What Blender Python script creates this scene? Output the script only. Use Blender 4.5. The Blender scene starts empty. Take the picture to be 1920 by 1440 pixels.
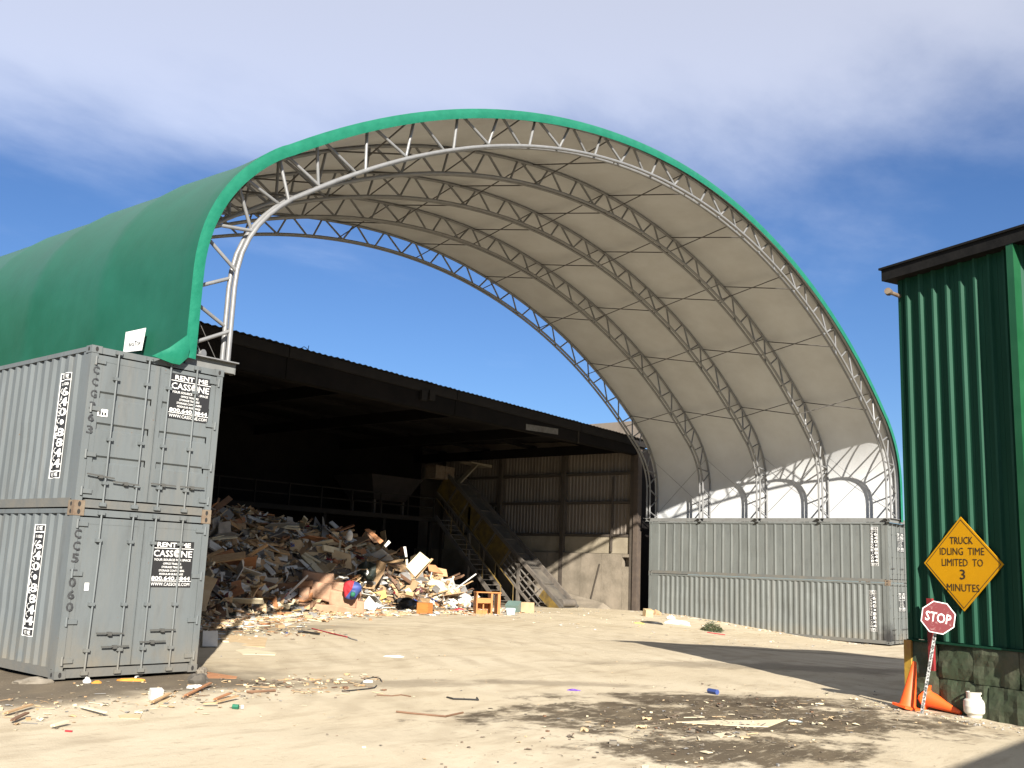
import bpy, bmesh, math, random
from mathutils import Vector, Matrix, Euler, noise as mnoise
random.seed(7)
rad = math.radians
C = bpy.context.scene.collection
sc = bpy.context.scene

# ------------------------------------------------------------------ camera
F_PX, YAW, PITCH, ROLL = 1888.4, 0.85708, 0.178659, 0.03988
EYE = Vector((0, 0, 2.0))
fw = Vector((math.sin(YAW)*math.cos(PITCH), math.cos(YAW)*math.cos(PITCH), math.sin(PITCH)))
r0 = Vector((math.cos(YAW), -math.sin(YAW), 0)); u0 = r0.cross(fw)
rr = r0*math.cos(ROLL) + u0*math.sin(ROLL); uu = u0*math.cos(ROLL) - r0*math.sin(ROLL)
cam = bpy.data.cameras.new('camera'); camo = bpy.data.objects.new('camera', cam); C.objects.link(camo)
camo.matrix_world = Matrix(((rr.x, uu.x, -fw.x, EYE.x), (rr.y, uu.y, -fw.y, EYE.y), (rr.z, uu.z, -fw.z, EYE.z), (0, 0, 0, 1)))
cam.sensor_width = 36; cam.lens = F_PX/1920*36; cam.clip_start = .1; cam.clip_end = 3000
sc.camera = camo

# ------------------------------------------------------------------ sky, sun, exposure
SUN_AZ, SUN_EL = 52.5, 26.5           # direction the light travels: degrees from +X towards +Y
w = bpy.data.worlds.new('World'); sc.world = w; w.use_nodes = True
nt = w.node_tree; nt.nodes.clear(); N = nt.nodes.new; Lk = nt.links.new
out = N('ShaderNodeOutputWorld'); bg = N('ShaderNodeBackground'); sky = N('ShaderNodeTexSky')
sky.sky_type = 'NISHITA'; sky.sun_disc = False; sky.sun_elevation = rad(SUN_EL); sky.sun_rotation = rad(270-SUN_AZ)
sky.altitude = 100; sky.air_density = 1.0; sky.dust_density = .35; sky.ozone_density = 2.2
tc = N('ShaderNodeTexCoord'); sep = N('ShaderNodeSeparateXYZ'); Lk(tc.outputs['Generated'], sep.inputs[0])
def math_n(op, a, b=None, clamp=False):
    m = N('ShaderNodeMath'); m.operation = op; m.use_clamp = clamp
    for i, v in enumerate((a, b)):
        if v is None: continue
        if isinstance(v, (int, float)): m.inputs[i].default_value = v
        else: Lk(v, m.inputs[i])
    return m.outputs[0]
zz = math_n('MAXIMUM', sep.outputs[2], .02)
den = math_n('ADD', zz, .12)
cx = math_n('DIVIDE', sep.outputs[0], den); cy = math_n('DIVIDE', sep.outputs[1], den)
comb = N('ShaderNodeCombineXYZ'); Lk(cx, comb.inputs[0]); Lk(cy, comb.inputs[1])
mp = N('ShaderNodeMapping'); Lk(comb.outputs[0], mp.inputs[0])
mp.inputs['Rotation'].default_value = (0, 0, rad(38)); mp.inputs['Scale'].default_value = (.55, .78, 1); mp.inputs['Location'].default_value = (.3, .55, 0)
nz = N('ShaderNodeTexNoise'); Lk(mp.outputs[0], nz.inputs['Vector']); nz.inputs['Scale'].default_value = 1.1; nz.inputs['Detail'].default_value = 9; nz.inputs['Roughness'].default_value = .57; nz.inputs['Distortion'].default_value = .15
elv = N('ShaderNodeMapRange'); Lk(sep.outputs[2], elv.inputs[0]); elv.inputs[1].default_value = .22; elv.inputs[2].default_value = .60; elv.inputs[3].default_value = -.26; elv.inputs[4].default_value = .46
cl = math_n('ADD', nz.outputs['Fac'], elv.outputs[0])
cr = N('ShaderNodeMapRange'); cr.interpolation_type = 'SMOOTHSTEP'; Lk(cl, cr.inputs[0]); cr.inputs[1].default_value = .33; cr.inputs[2].default_value = .70; cr.inputs[3].default_value = 0; cr.inputs[4].default_value = .86
skc = N('ShaderNodeMix'); skc.data_type = 'RGBA'; skc.blend_type = 'MULTIPLY'; skc.inputs[0].default_value = 1; Lk(sky.outputs[0], skc.inputs[6]); skc.inputs[7].default_value = (.262, .355, .50, 1)
veil = N('ShaderNodeMix'); veil.data_type = 'RGBA'; veil.blend_type = 'ADD'; veil.inputs[0].default_value = 1; Lk(skc.outputs[2], veil.inputs[6]); veil.inputs[7].default_value = (2.62, 2.42, 2.05, 1)
mix = N('ShaderNodeMix'); mix.data_type = 'RGBA'; Lk(cr.outputs[0], mix.inputs[0]); Lk(skc.outputs[2], mix.inputs[6]); Lk(veil.outputs[2], mix.inputs[7])
Lk(mix.outputs[2], bg.inputs[0]); bg.inputs[1].default_value = .058; Lk(bg.outputs[0], out.inputs[0])

sl = bpy.data.lights.new('sun', 'SUN'); so = bpy.data.objects.new('sun', sl); C.objects.link(so)
sl.energy = 3.25; sl.angle = rad(.55); sl.color = (1, .935, .835)
SDIR = Vector((math.cos(rad(SUN_AZ))*math.cos(rad(SUN_EL)), math.sin(rad(SUN_AZ))*math.cos(rad(SUN_EL)), -math.sin(rad(SUN_EL))))
so.rotation_euler = SDIR.to_track_quat('-Z', 'Y').to_euler(); so.location = (-30, -40, 40)
vs = sc.view_settings; vs.view_transform = 'Standard'; vs.look = 'None'; vs.gamma = 1; vs.use_curve_mapping = False; vs.exposure = 2.05
sc.cycles.max_bounces = 12; sc.cycles.diffuse_bounces = 8; sc.cycles.use_denoising = True

# ------------------------------------------------------------------ pixel helpers (photograph pixels, 1920 x 1440)
def ray(px, py):
    return (rr*((px-960)/F_PX) - uu*((py-720)/F_PX) + fw)
def at(px, py, axis, val):
    v = ray(px, py); t = (val-EYE[axis])/v[axis]; return EYE + v*t
def at_plane(px, py, p, n):
    v = ray(px, py); return EYE + v*((p-EYE).dot(n)/v.dot(n))
def lerp_tab(x, tab):
    if x <= tab[0][0]: return tab[0][1]
    for (a, b), (c, d) in zip(tab, tab[1:]):
        if x <= c: return b + (d-b)*(x-a)/(c-a)
    return tab[-1][1]
def sm(x, a, b):
    t = min(1, max(0, (x-a)/(b-a))); return t*t*(3-2*t)
def gz(x, y):                                   # the yard's surface
    z = -.72*sm(x, 20, 43)*(1-sm(y, 17, 29))*sm(y, 2, 12)
    z -= .07*(1-sm(y, 11.2, 13.8))*(1-sm(x, 9, 14))
    if -5 < x < 60 and -10 < y < 45:
        z += .03*(mnoise.noise(Vector((x*.55, y*.55, 0)))) + .012*mnoise.noise(Vector((x*1.9, y*1.9, 3)))
    return z
TOE = [(8, 22.5), (13, 23.6), (16, 25.5), (20, 28.2), (24, 30.2), (28, 31), (32, 30.8), (35, 31.2), (38, 33)]
RIDGE = [(8, 4), (22, 3.75), (26, 3.45), (29, 3.0), (32, 2.25), (34.5, 1.35), (37, .3), (38, 0)]
def hz(x, y):                                   # the yard plus the waste heap
    g = gz(x, y)
    if x < 8 or x > 38: return g
    toe = lerp_tab(x, TOE); h = lerp_tab(x, RIDGE)
    t = sm(y, toe-.2, 35.2)
    hh = h*t
    if hh > .03: hh += min(hh, .5)*.55*mnoise.noise(Vector((x*.8, y*.8, 9))) + min(hh, .3)*.45*mnoise.noise(Vector((x*2.1, y*2.1, 5)))
    return g + max(0, hh)
def hit(px, py, fn=hz):
    v = ray(px, py).normalized(); t = 3.0
    while t < 120:
        p = EYE + v*t
        if p.z <= fn(p.x, p.y):
            a, b = t-.15, t
            for _ in range(12):
                m = (a+b)/2; q = EYE + v*m
                if q.z <= fn(q.x, q.y): b = m
                else: a = m
            return EYE + v*b
        t += .15
    return EYE + v*40

# ------------------------------------------------------------------ materials
MATS = {}
def mat(name, col, rough=.6, col2=None, scale=3.0, bump=0.0, bscale=30, metal=0.0, spec=.5, detail=6, lo=.35, hi=.65, coat=0, stretch=(1, 1, 1)):
    if name in MATS: return MATS[name]
    m = bpy.data.materials.new(name); m.use_nodes = True; t = m.node_tree; b = t.nodes['Principled BSDF']
    b.inputs['Roughness'].default_value = rough; b.inputs['Metallic'].default_value = metal; b.inputs['Specular IOR Level'].default_value = spec
    b.inputs['Coat Weight'].default_value = coat
    b.inputs['Base Color'].default_value = (*col, 1)
    geo = t.nodes.new('ShaderNodeNewGeometry'); mpn = t.nodes.new('ShaderNodeMapping'); mpn.inputs['Scale'].default_value = stretch
    t.links.new(geo.outputs['Position'], mpn.inputs[0])
    if col2 is not None:
        n = t.nodes.new('ShaderNodeTexNoise'); n.inputs['Scale'].default_value = scale; n.inputs['Detail'].default_value = detail; n.inputs['Roughness'].default_value = .62
        t.links.new(mpn.outputs[0], n.inputs['Vector'])
        r = t.nodes.new('ShaderNodeMapRange'); r.inputs[1].default_value = lo; r.inputs[2].default_value = hi; t.links.new(n.outputs['Fac'], r.inputs[0])
        x = t.nodes.new('ShaderNodeMix'); x.data_type = 'RGBA'; t.links.new(r.outputs[0], x.inputs[0])
        x.inputs[6].default_value = (*col, 1); x.inputs[7].default_value = (*col2, 1); t.links.new(x.outputs[2], b.inputs['Base Color'])
        r2 = t.nodes.new('ShaderNodeMapRange'); t.links.new(n.outputs['Fac'], r2.inputs[0]); r2.inputs[3].default_value = rough*.85; r2.inputs[4].default_value = min(1, rough*1.15)
        t.links.new(r2.outputs[0], b.inputs['Roughness'])
    if bump:
        n2 = t.nodes.new('ShaderNodeTexNoise'); n2.inputs['Scale'].default_value = bscale; n2.inputs['Detail'].default_value = 4; t.links.new(mpn.outputs[0], n2.inputs['Vector'])
        bp = t.nodes.new('ShaderNodeBump'); bp.inputs['Strength'].default_value = bump; bp.inputs['Distance'].default_value = .02
        t.links.new(n2.outputs['Fac'], bp.inputs['Height']); t.links.new(bp.outputs[0], b.inputs['Normal'])
    MATS[name] = m; return m

def ground_mat():
    m = bpy.data.materials.new('yard_dust'); m.use_nodes = True; t = m.node_tree; b = t.nodes['Principled BSDF']; b.inputs['Roughness'].default_value = .95; b.inputs['Specular IOR Level'].default_value = .1
    nn = t.nodes.new; lk = t.links.new
    geo = nn('ShaderNodeNewGeometry'); pos = geo.outputs['Position']
    def noi(scale, det=6, vec=None, rough=.6, dist=0):
        n = nn('ShaderNodeTexNoise'); n.inputs['Scale'].default_value = scale; n.inputs['Detail'].default_value = det; n.inputs['Roughness'].default_value = rough; n.inputs['Distortion'].default_value = dist; lk(vec or pos, n.inputs['Vector']); return n.outputs['Fac']
    def mr(v, a, b_, c=0, d=1, smooth=False):
        r = nn('ShaderNodeMapRange'); lk(v, r.inputs[0]); r.inputs[1].default_value = a; r.inputs[2].default_value = b_; r.inputs[3].default_value = c; r.inputs[4].default_value = d
        if smooth: r.interpolation_type = 'SMOOTHSTEP'
        return r.outputs[0]
    def mx(f, a, c):
        x = nn('ShaderNodeMix'); x.data_type = 'RGBA'; lk(f, x.inputs[0])
        for i, v in ((6, a), (7, c)):
            if isinstance(v, tuple): x.inputs[i].default_value = (*v, 1)
            else: lk(v, x.inputs[i])
        return x.outputs[2]
    def mt(op, a, c, clamp=True):
        q = nn('ShaderNodeMath'); q.operation = op; q.use_clamp = clamp
        for i, v in enumerate((a, c)):
            if isinstance(v, (int, float)): q.inputs[i].default_value = v
            else: lk(v, q.inputs[i])
        return q.outputs[0]
    sp = nn('ShaderNodeSeparateXYZ'); lk(pos, sp.inputs[0]); X, Y = sp.outputs[0], sp.outputs[1]
    def streak(rot, sx, sy):
        mm = nn('ShaderNodeMapping'); lk(pos, mm.inputs[0]); mm.inputs['Rotation'].default_value = (0, 0, rot); mm.inputs['Scale'].default_value = (sx, sy, 1); return mm.outputs[0]
    col = mx(mr(noi(.22, 7), .35, .65), (.405, .343, .242), (.47, .407, .30))
    col = mx(mr(noi(1.6, 8, streak(rad(-40), .35, 1.3)), .52, .75, 0, .55), col, (.22, .172, .108))
    col = mx(mr(noi(9, 6, streak(rad(-40), .5, 1.2)), .60, .74, 0, .5), col, (.185, .142, .09))
    col = mx(mr(noi(34, 3), .62, .72, 0, .45), col, (.40, .365, .29))
    def ell(cx_, cy_, rx, ry, rot, edge, amp, ns):
        mm = nn('ShaderNodeMapping'); mm.vector_type = 'TEXTURE'; lk(pos, mm.inputs[0]); mm.inputs['Location'].default_value = (cx_, cy_, 0); mm.inputs['Rotation'].default_value = (0, 0, rot); mm.inputs['Scale'].default_value = (rx, ry, 1e3)
        ln = nn('ShaderNodeVectorMath'); ln.operation = 'LENGTH'; lk(mm.outputs[0], ln.inputs[0])
        d = mt('ADD', ln.outputs['Value'], mr(noi(ns, 9, rough=.68), .25, .75, -amp, amp), False)
        return mr(d, 1-edge, 1+edge, 1, 0, True)
    soil = (.085, .068, .049)
    # dark soil bank by the grey containers, wet mud in the yard, damp ground by the far containers
    soilm = mt('MULTIPLY', mr(mt('ADD', Y, mr(noi(.8, 7), 0, 1, -1.0, 1.0), False), 13.0, 13.9, 0, 1, True), mr(mt('ADD', X, mr(noi(.9, 6), 0, 1, -1.5, 1.5), False), 9.8, 11.6, 1, 0, True))
    col = mx(mt('MULTIPLY', soilm, .92), col, soil)
    for e in ((13.5, 7.3, 3.3, 1.45, rad(-42), .25, .8, 1.5), (11.2, 6.0, 1.7, .8, rad(-42), .3, .8, 1.9), (15.2, 8.3, 2.3, .8, rad(-42), .35, .8, 1.5)):
        col = mx(mt('MULTIPLY', mt('MULTIPLY', ell(*e), mr(noi(5, 8, streak(rad(-40), .45, 1.3), .7), .26, .46)), .93), col, (.062, .047, .031))
    for e in ((22.5, 10.2, 4.5, 1.0, rad(-40), .4, .7, .9), (33, 13.6, 6, .8, rad(-35), .4, .7, .9)):
        col = mx(mt('MULTIPLY', ell(*e), .45), col, (.075, .06, .043))
    for e in ((11.8, 12.9, 2.0, .5, rad(-25), .5, .7, 1.4), (14.5, 11.3, 1.6, .35, rad(-40), .5, .7, 1.4), (17.6, 24.0, 4.0, 1.2, rad(10), .5, .6, .8)):
        col = mx(mt('MULTIPLY', ell(*e), .5), col, (.125, .10, .069))
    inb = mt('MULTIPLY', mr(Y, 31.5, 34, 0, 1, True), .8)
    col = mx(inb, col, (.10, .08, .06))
    # tyre arcs, trodden specks and pale crushed bits
    for cx_, cy_, fr, st in ((-6, 30, 2.6, .20), (40, 2, 2.2, .18)):
        mm = nn('ShaderNodeMapping'); lk(pos, mm.inputs[0]); mm.inputs['Location'].default_value = (-cx_, -cy_, 0)
        wv = nn('ShaderNodeTexWave'); wv.wave_type = 'RINGS'; wv.rings_direction = 'Z'; wv.inputs['Scale'].default_value = fr*.16; wv.inputs['Distortion'].default_value = 2.2; wv.inputs['Detail'].default_value = 4; wv.inputs['Detail Scale'].default_value = 2.5; lk(mm.outputs[0], wv.inputs['Vector'])
        col = mx(mt('MULTIPLY', mr(wv.outputs['Fac'], .55, .95, 0, st), mr(noi(.35, 4), .40, .60)), col, (.205, .162, .105))
    col = mx(mr(noi(70, 2), .66, .74, 0, .6), col, (.15, .12, .08))
    col = mx(mr(noi(22, 5, streak(rad(-40), .6, 1.0)), .64, .72, 0, .6), col, (.42, .375, .29))
    col = mx(mr(noi(3.2, 9, streak(rad(-49), .3, 1.1), .7), .58, .72, 0, .40), col, (.22, .175, .115))
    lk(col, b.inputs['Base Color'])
    bp = nn('ShaderNodeBump'); bp.inputs['Strength'].default_value = .5; bp.inputs['Distance'].default_value = .03
    h = mt('ADD', noi(7, 8, rough=.7), mt('MULTIPLY', noi(45, 3), .35, False), False)
    lk(h, bp.inputs['Height']); lk(bp.outputs[0], b.inputs['Normal'])
    return m

# ------------------------------------------------------------------ mesh builder
class MB:
    def __init__(s): s.v = []; s.f = []; s.m = []
    def add(s, vs, fs, mi=0):
        o = len(s.v); s.v += [Vector(v) for v in vs]; s.f += [tuple(i+o for i in f) for f in fs]; s.m += [mi]*len(fs); return s
    def hexa(s, p, mi=0):     # 8 points: bottom 4 ccw, top 4 ccw
        return s.add(p, [(3, 2, 1, 0), (4, 5, 6, 7), (0, 1, 5, 4), (1, 2, 6, 5), (2, 3, 7, 6), (3, 0, 4, 7)], mi)
    def box(s, x0, x1, y0, y1, z0, z1, mi=0):
        return s.hexa([(x0, y0, z0), (x1, y0, z0), (x1, y1, z0), (x0, y1, z0), (x0, y0, z1), (x1, y0, z1), (x1, y1, z1), (x0, y1, z1)], mi)
    def obox(s, c, size, M, mi=0):
        a, b, d = size[0]/2, size[1]/2, size[2]/2
        P = [Vector(c) + M @ Vector(q) for q in ((-a, -b, -d), (a, -b, -d), (a, b, -d), (-a, b, -d), (-a, -b, d), (a, -b, d), (a, b, d), (-a, b, d))]
        return s.hexa(P, mi)
    def beam(s, p0, p1, wd, ht, up=(0, 0, 1), mi=0):
        p0, p1 = Vector(p0), Vector(p1); d = (p1-p0); L = d.length; d.normalize(); u = Vector(up); sd = d.cross(u).normalized(); u = sd.cross(d).normalized()
        M = Matrix((sd, d, u)).transposed(); return s.obox((p0+p1)/2, (wd, L, ht), M, mi)
    def tube(s, p0, p1, r, n=8, mi=0, r1=None):
        return s.path([p0, p1], [r, r if r1 is None else r1], n, mi)
    def path(s, pts, r, n=8, mi=0, caps=True):
        pts = [Vector(p) for p in pts]; rs = r if isinstance(r, (list, tuple)) else [r]*len(pts); vs = []; prev = None
        for i, p in enumerate(pts):
            d = ((pts[min(i+1, len(pts)-1)]-p).normalized() + (p-pts[max(i-1, 0)]).normalized()).normalized()
            if prev is None:
                a = Vector((0, 0, 1)) if abs(d.z) < .9 else Vector((1, 0, 0)); u = d.cross(a).normalized()
            else: u = (prev - d*prev.dot(d)).normalized()
            prev = u; v = d.cross(u)
            vs += [p + (u*math.cos(2*math.pi*k/n) + v*math.sin(2*math.pi*k/n))*rs[i] for k in range(n)]
        fs = [(i*n+k, i*n+(k+1) % n, (i+1)*n+(k+1) % n, (i+1)*n+k) for i in range(len(pts)-1) for k in range(n)]
        if caps: fs += [tuple(range(n))[::-1], tuple((len(pts)-1)*n+k for k in range(n))]
        return s.add(vs, fs, mi)
    def lathe(s, prof, c=(0, 0, 0), n=20, mi=0, M=None):
        vs = []
        for r, z in prof:
            for k in range(n):
                q = Vector((r*math.cos(2*math.pi*k/n), r*math.sin(2*math.pi*k/n), z)); vs.append((M @ q if M else q) + Vector(c))
        m_ = len(prof)
        fs = [(i*n+k, i*n+(k+1) % n, (i+1)*n+(k+1) % n, (i+1)*n+k) for i in range(m_-1) for k in range(n)]
        fs += [tuple(range(n))[::-1], tuple((m_-1)*n+k for k in range(n))]
        return s.add(vs, fs, mi)
    def prism(s, pts, d, mi=0):          # polygon extruded by vector d
        pts = [Vector(p) for p in pts]; d = Vector(d); n = len(pts)
        nrm = Vector((0, 0, 0))
        for i in range(n): nrm += (pts[i]-pts[0]).cross(pts[(i+1) % n]-pts[0])
        if nrm.dot(d) > 0: pts = pts[::-1]
        return s.add(pts+[p+d for p in pts], [tuple(range(n))] + [tuple(range(2*n-1, n-1, -1))] + [(i, i+n, (i+1) % n+n, (i+1) % n) for i in range(n)], mi)
    def sheet(s, grid, mi=0, close=False):   # grid[i][j] of points
        n, m_ = len(grid), len(grid[0]); vs = [p for row in grid for p in row]
        return s.add(vs, [(i*m_+j, i*m_+j+1, (i+1)*m_+j+1, (i+1)*m_+j) for i in range(n-1) for j in range(m_-1)], mi)
    def mesh(s, name, mats, org=(0, 0, 0), smooth=False, fix=False):
        me = bpy.data.meshes.new(name); o = Vector(org)
        me.from_pydata([tuple(v-o) for v in s.v], [], s.f)
        for m_ in (mats if isinstance(mats, (list, tuple)) else [mats]): me.materials.append(m_)
        me.polygons.foreach_set('material_index', s.m)
        if smooth: me.polygons.foreach_set('use_smooth', [True]*len(s.f))
        me.update()
        return me
    def build(s, name, mats, parent=None, smooth=False, org=None):
        root = Vector(OFF[parent.name]) if parent else Vector(org if org is not None else (0, 0, 0))
        o = bpy.data.objects.new(name, s.mesh(name, mats, root, smooth)); C.objects.link(o)
        if parent: o.parent = parent
        else: o.location = root
        OFF[o.name] = root; return o
OFF = {}
def tag(o, label, cat, group=None):
    o['label'] = label; o['category'] = cat
    if group: o['group'] = group
    return o
def thing(name, label, cat, loc, group=None):
    o = bpy.data.objects.new(name, None); C.objects.link(o); o.location = loc; o.empty_display_size = .3; OFF[o.name] = Vector(loc); return tag(o, label, cat, group)
def linked(name, me, M, parent):
    o = bpy.data.objects.new(name, me); C.objects.link(o)
    if parent:
        o.parent = parent; o.matrix_local = Matrix.Translation(-OFF[parent.name]) @ M; OFF[o.name] = OFF[parent.name]
    else: o.matrix_local = M
    return o
def autosmooth(o, ang=35):
    me = o.data; me.polygons.foreach_set('use_smooth', [True]*len(me.polygons)); me.set_sharp_from_angle(angle=rad(ang)); return o
_tcache = {}
def text_geo(s, bold=0.0):
    k = (s, bold)
    if k not in _tcache:
        cu = bpy.data.curves.new('t', 'FONT'); cu.body = s; cu.offset = bold; cu.resolution_u = 2; cu.fill_mode = 'BOTH'
        ob = bpy.data.objects.new('t', cu); C.objects.link(ob); dg = bpy.context.evaluated_depsgraph_get(); dg.update(); ev = ob.evaluated_get(dg); me = ev.to_mesh()
        vs = [v.co.copy() for v in me.vertices]; fs = [tuple(p.vertices) for p in me.polygons]; ev.to_mesh_clear(); bpy.data.objects.remove(ob); bpy.data.curves.remove(cu)
        x0, x1 = min(v.x for v in vs), max(v.x for v in vs); y0, y1 = min(v.y for v in vs), max(v.y for v in vs)
        _tcache[k] = ([((v.x-x0)/(x1-x0), (v.y-y0)/(y1-y0)) for v in vs], fs)
    return _tcache[k]
def text(mb, s, o, xd, yd, w_, h_, mi=0, bold=0.0):   # o = lower left corner, xd/yd unit vectors
    vs, fs = text_geo(s, bold); o, xd, yd = Vector(o), Vector(xd), Vector(yd)
    mb.add([o + xd*(a*w_) + yd*(b*h_) for a, b in vs], fs, mi)

# ================================================================== GROUND
xs = [-700, -300, -120, -50, -25, -12] + [-6+.36*i for i in range(150)] + [50, 54, 60, 75, 100, 160, 300, 700]
ys = [-700, -300, -120, -50, -25, -14] + [-8+.36*i for i in range(118)] + [36, 40, 46, 55, 80, 130, 300, 700]
g = MB(); g.sheet([[Vector((x, y, gz(x, y))) for x in xs] for y in ys])
go = g.build('ground', ground_mat(), smooth=True); go['kind'] = 'structure'

# ================================================================== materials in use
def grimy(m, zlo, zhi, dust=(.16, .135, .095), soot=None):
    t = m.node_tree; b = t.nodes['Principled BSDF']; lk = t.links.new; nn = t.nodes.new
    src = b.inputs['Base Color'].links[0].from_socket; geo = nn('ShaderNodeNewGeometry'); sp_ = nn('ShaderNodeSeparateXYZ'); lk(geo.outputs['Position'], sp_.inputs[0])
    def noi(sc_, st=(1, 1, 1), det=6):
        mp_ = nn('ShaderNodeMapping'); mp_.inputs['Scale'].default_value = st; lk(geo.outputs['Position'], mp_.inputs[0]); n = nn('ShaderNodeTexNoise'); n.inputs['Scale'].default_value = sc_; n.inputs['Detail'].default_value = det; n.inputs['Roughness'].default_value = .65; lk(mp_.outputs[0], n.inputs['Vector']); return n.outputs['Fac']
    def mr(v, a, c, d=0, e=1):
        r = nn('ShaderNodeMapRange'); lk(v, r.inputs[0]); r.inputs[1].default_value = a; r.inputs[2].default_value = c; r.inputs[3].default_value = d; r.inputs[4].default_value = e; return r.outputs[0]
    def mul(a, c):
        q = nn('ShaderNodeMath'); q.operation = 'MULTIPLY'; lk(a, q.inputs[0]); lk(c, q.inputs[1]); return q.outputs[0]
    def mixc(f, a, col):
        x = nn('ShaderNodeMix'); x.data_type = 'RGBA'; lk(f, x.inputs[0]); lk(a, x.inputs[6]); x.inputs[7].default_value = (*col, 1); return x.outputs[2]
    c = mixc(mr(noi(1.2, (3.5, 3.5, .22)),   .50, .72, 0, .6), src, (.125, .122, .110))      # dusty run-down streaks
    c = mixc(mr(noi(2.2, (2.5, 2.5, .5)), .53, .72, 0, .6), c, (.070, .075, .075))
    c = mixc(mul(mr(sp_.outputs[2], zlo, zhi, .85, 0), mr(noi(2.5), .3, .7)), c, dust)        # dust thrown up on the foot
    c = mixc(mr(noi(16, det=3), .70, .76, 0, .8), c, (.11, .058, .030))                      # rust specks
    if soot:
        vm = nn('ShaderNodeVectorMath'); vm.operation = 'DISTANCE'; lk(geo.outputs['Position'], vm.inputs[0]); vm.inputs[1].default_value = soot
        ad = nn('ShaderNodeMath'); ad.operation = 'ADD'; lk(vm.outputs['Value'], ad.inputs[0]); lk(mr(noi(3), .2, .8, -.25, .25), ad.inputs[1])
        c = mixc(mr(ad.outputs[0], .35, .85, .93, 0), c, (.018, .018, .019))
    lk(c, b.inputs['Base Color']); return m
GREY = mat('container_grey_paint', (.108, .121, .124), .55, (.090, .101, .103), 1.3, .12, 14, stretch=(1, 1, .35))
grimy(GREY, 0.0, .9)
GREY2 = mat('container_grey_paint_dusty', (.118, .128, .122), .6, (.097, .105, .100), 1.1, .12, 14, stretch=(1, 1, .35))
GREY3 = mat('container_grey_paint_scorched', (.118, .128, .122), .6, (.097, .105, .100), 1.1, .12, 14, stretch=(1, 1, .35)); grimy(GREY2, -.6, -.2); grimy(GREY3, -.6, 0, soot=(44.1, 16.25, -.55))
DIRTYGREY = mat('rail_grey_paint_dirty', (.090, .094, .090), .7, (.115, .108, .092), 2.5, .2, 20)
RUST = mat('rusted_steel', (.105, .068, .043), .85, (.15, .118, .082), 6, .3, 25)
DARK = mat('painted_hole_shade', (.015, .014, .013), .9)  # near-black colour standing for the shade inside holes
BLACK = mat('black_print', (.016, .016, .017), .5)
WHITE = mat('white_print', (.62, .62, .60), .5)
STENCIL = mat('black_stencil_paint', (.02, .02, .022), .6, (.045, .048, .05), 20)
GALV = mat('galvanised_tube', (.17, .172, .173), .38, (.135, .136, .136), 5, 0, metal=.0, spec=.7)
FABG = mat('green_cover_fabric', (.0015, .056, .030), .48, (.005, .074, .045), .55, .15, 5, spec=.3)
HEMG = mat('green_hem_fabric', (.006, .12, .068), .4, (.010, .145, .085), 3, .55, 7, spec=.55)
FABW = mat('white_liner_fabric', (.50, .515, .525), .7, (.44, .447, .45), .7, .05, 3)
FABG.node_tree.nodes['Principled BSDF'].inputs['Sheen Weight'].default_value = .10; FABG.node_tree.nodes['Principled BSDF'].inputs['Sheen Roughness'].default_value = .35
BEAMG = mat('grey_steel_beam', (.15, .155, .15), .6, (.12, .12, .115), 4)

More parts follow.
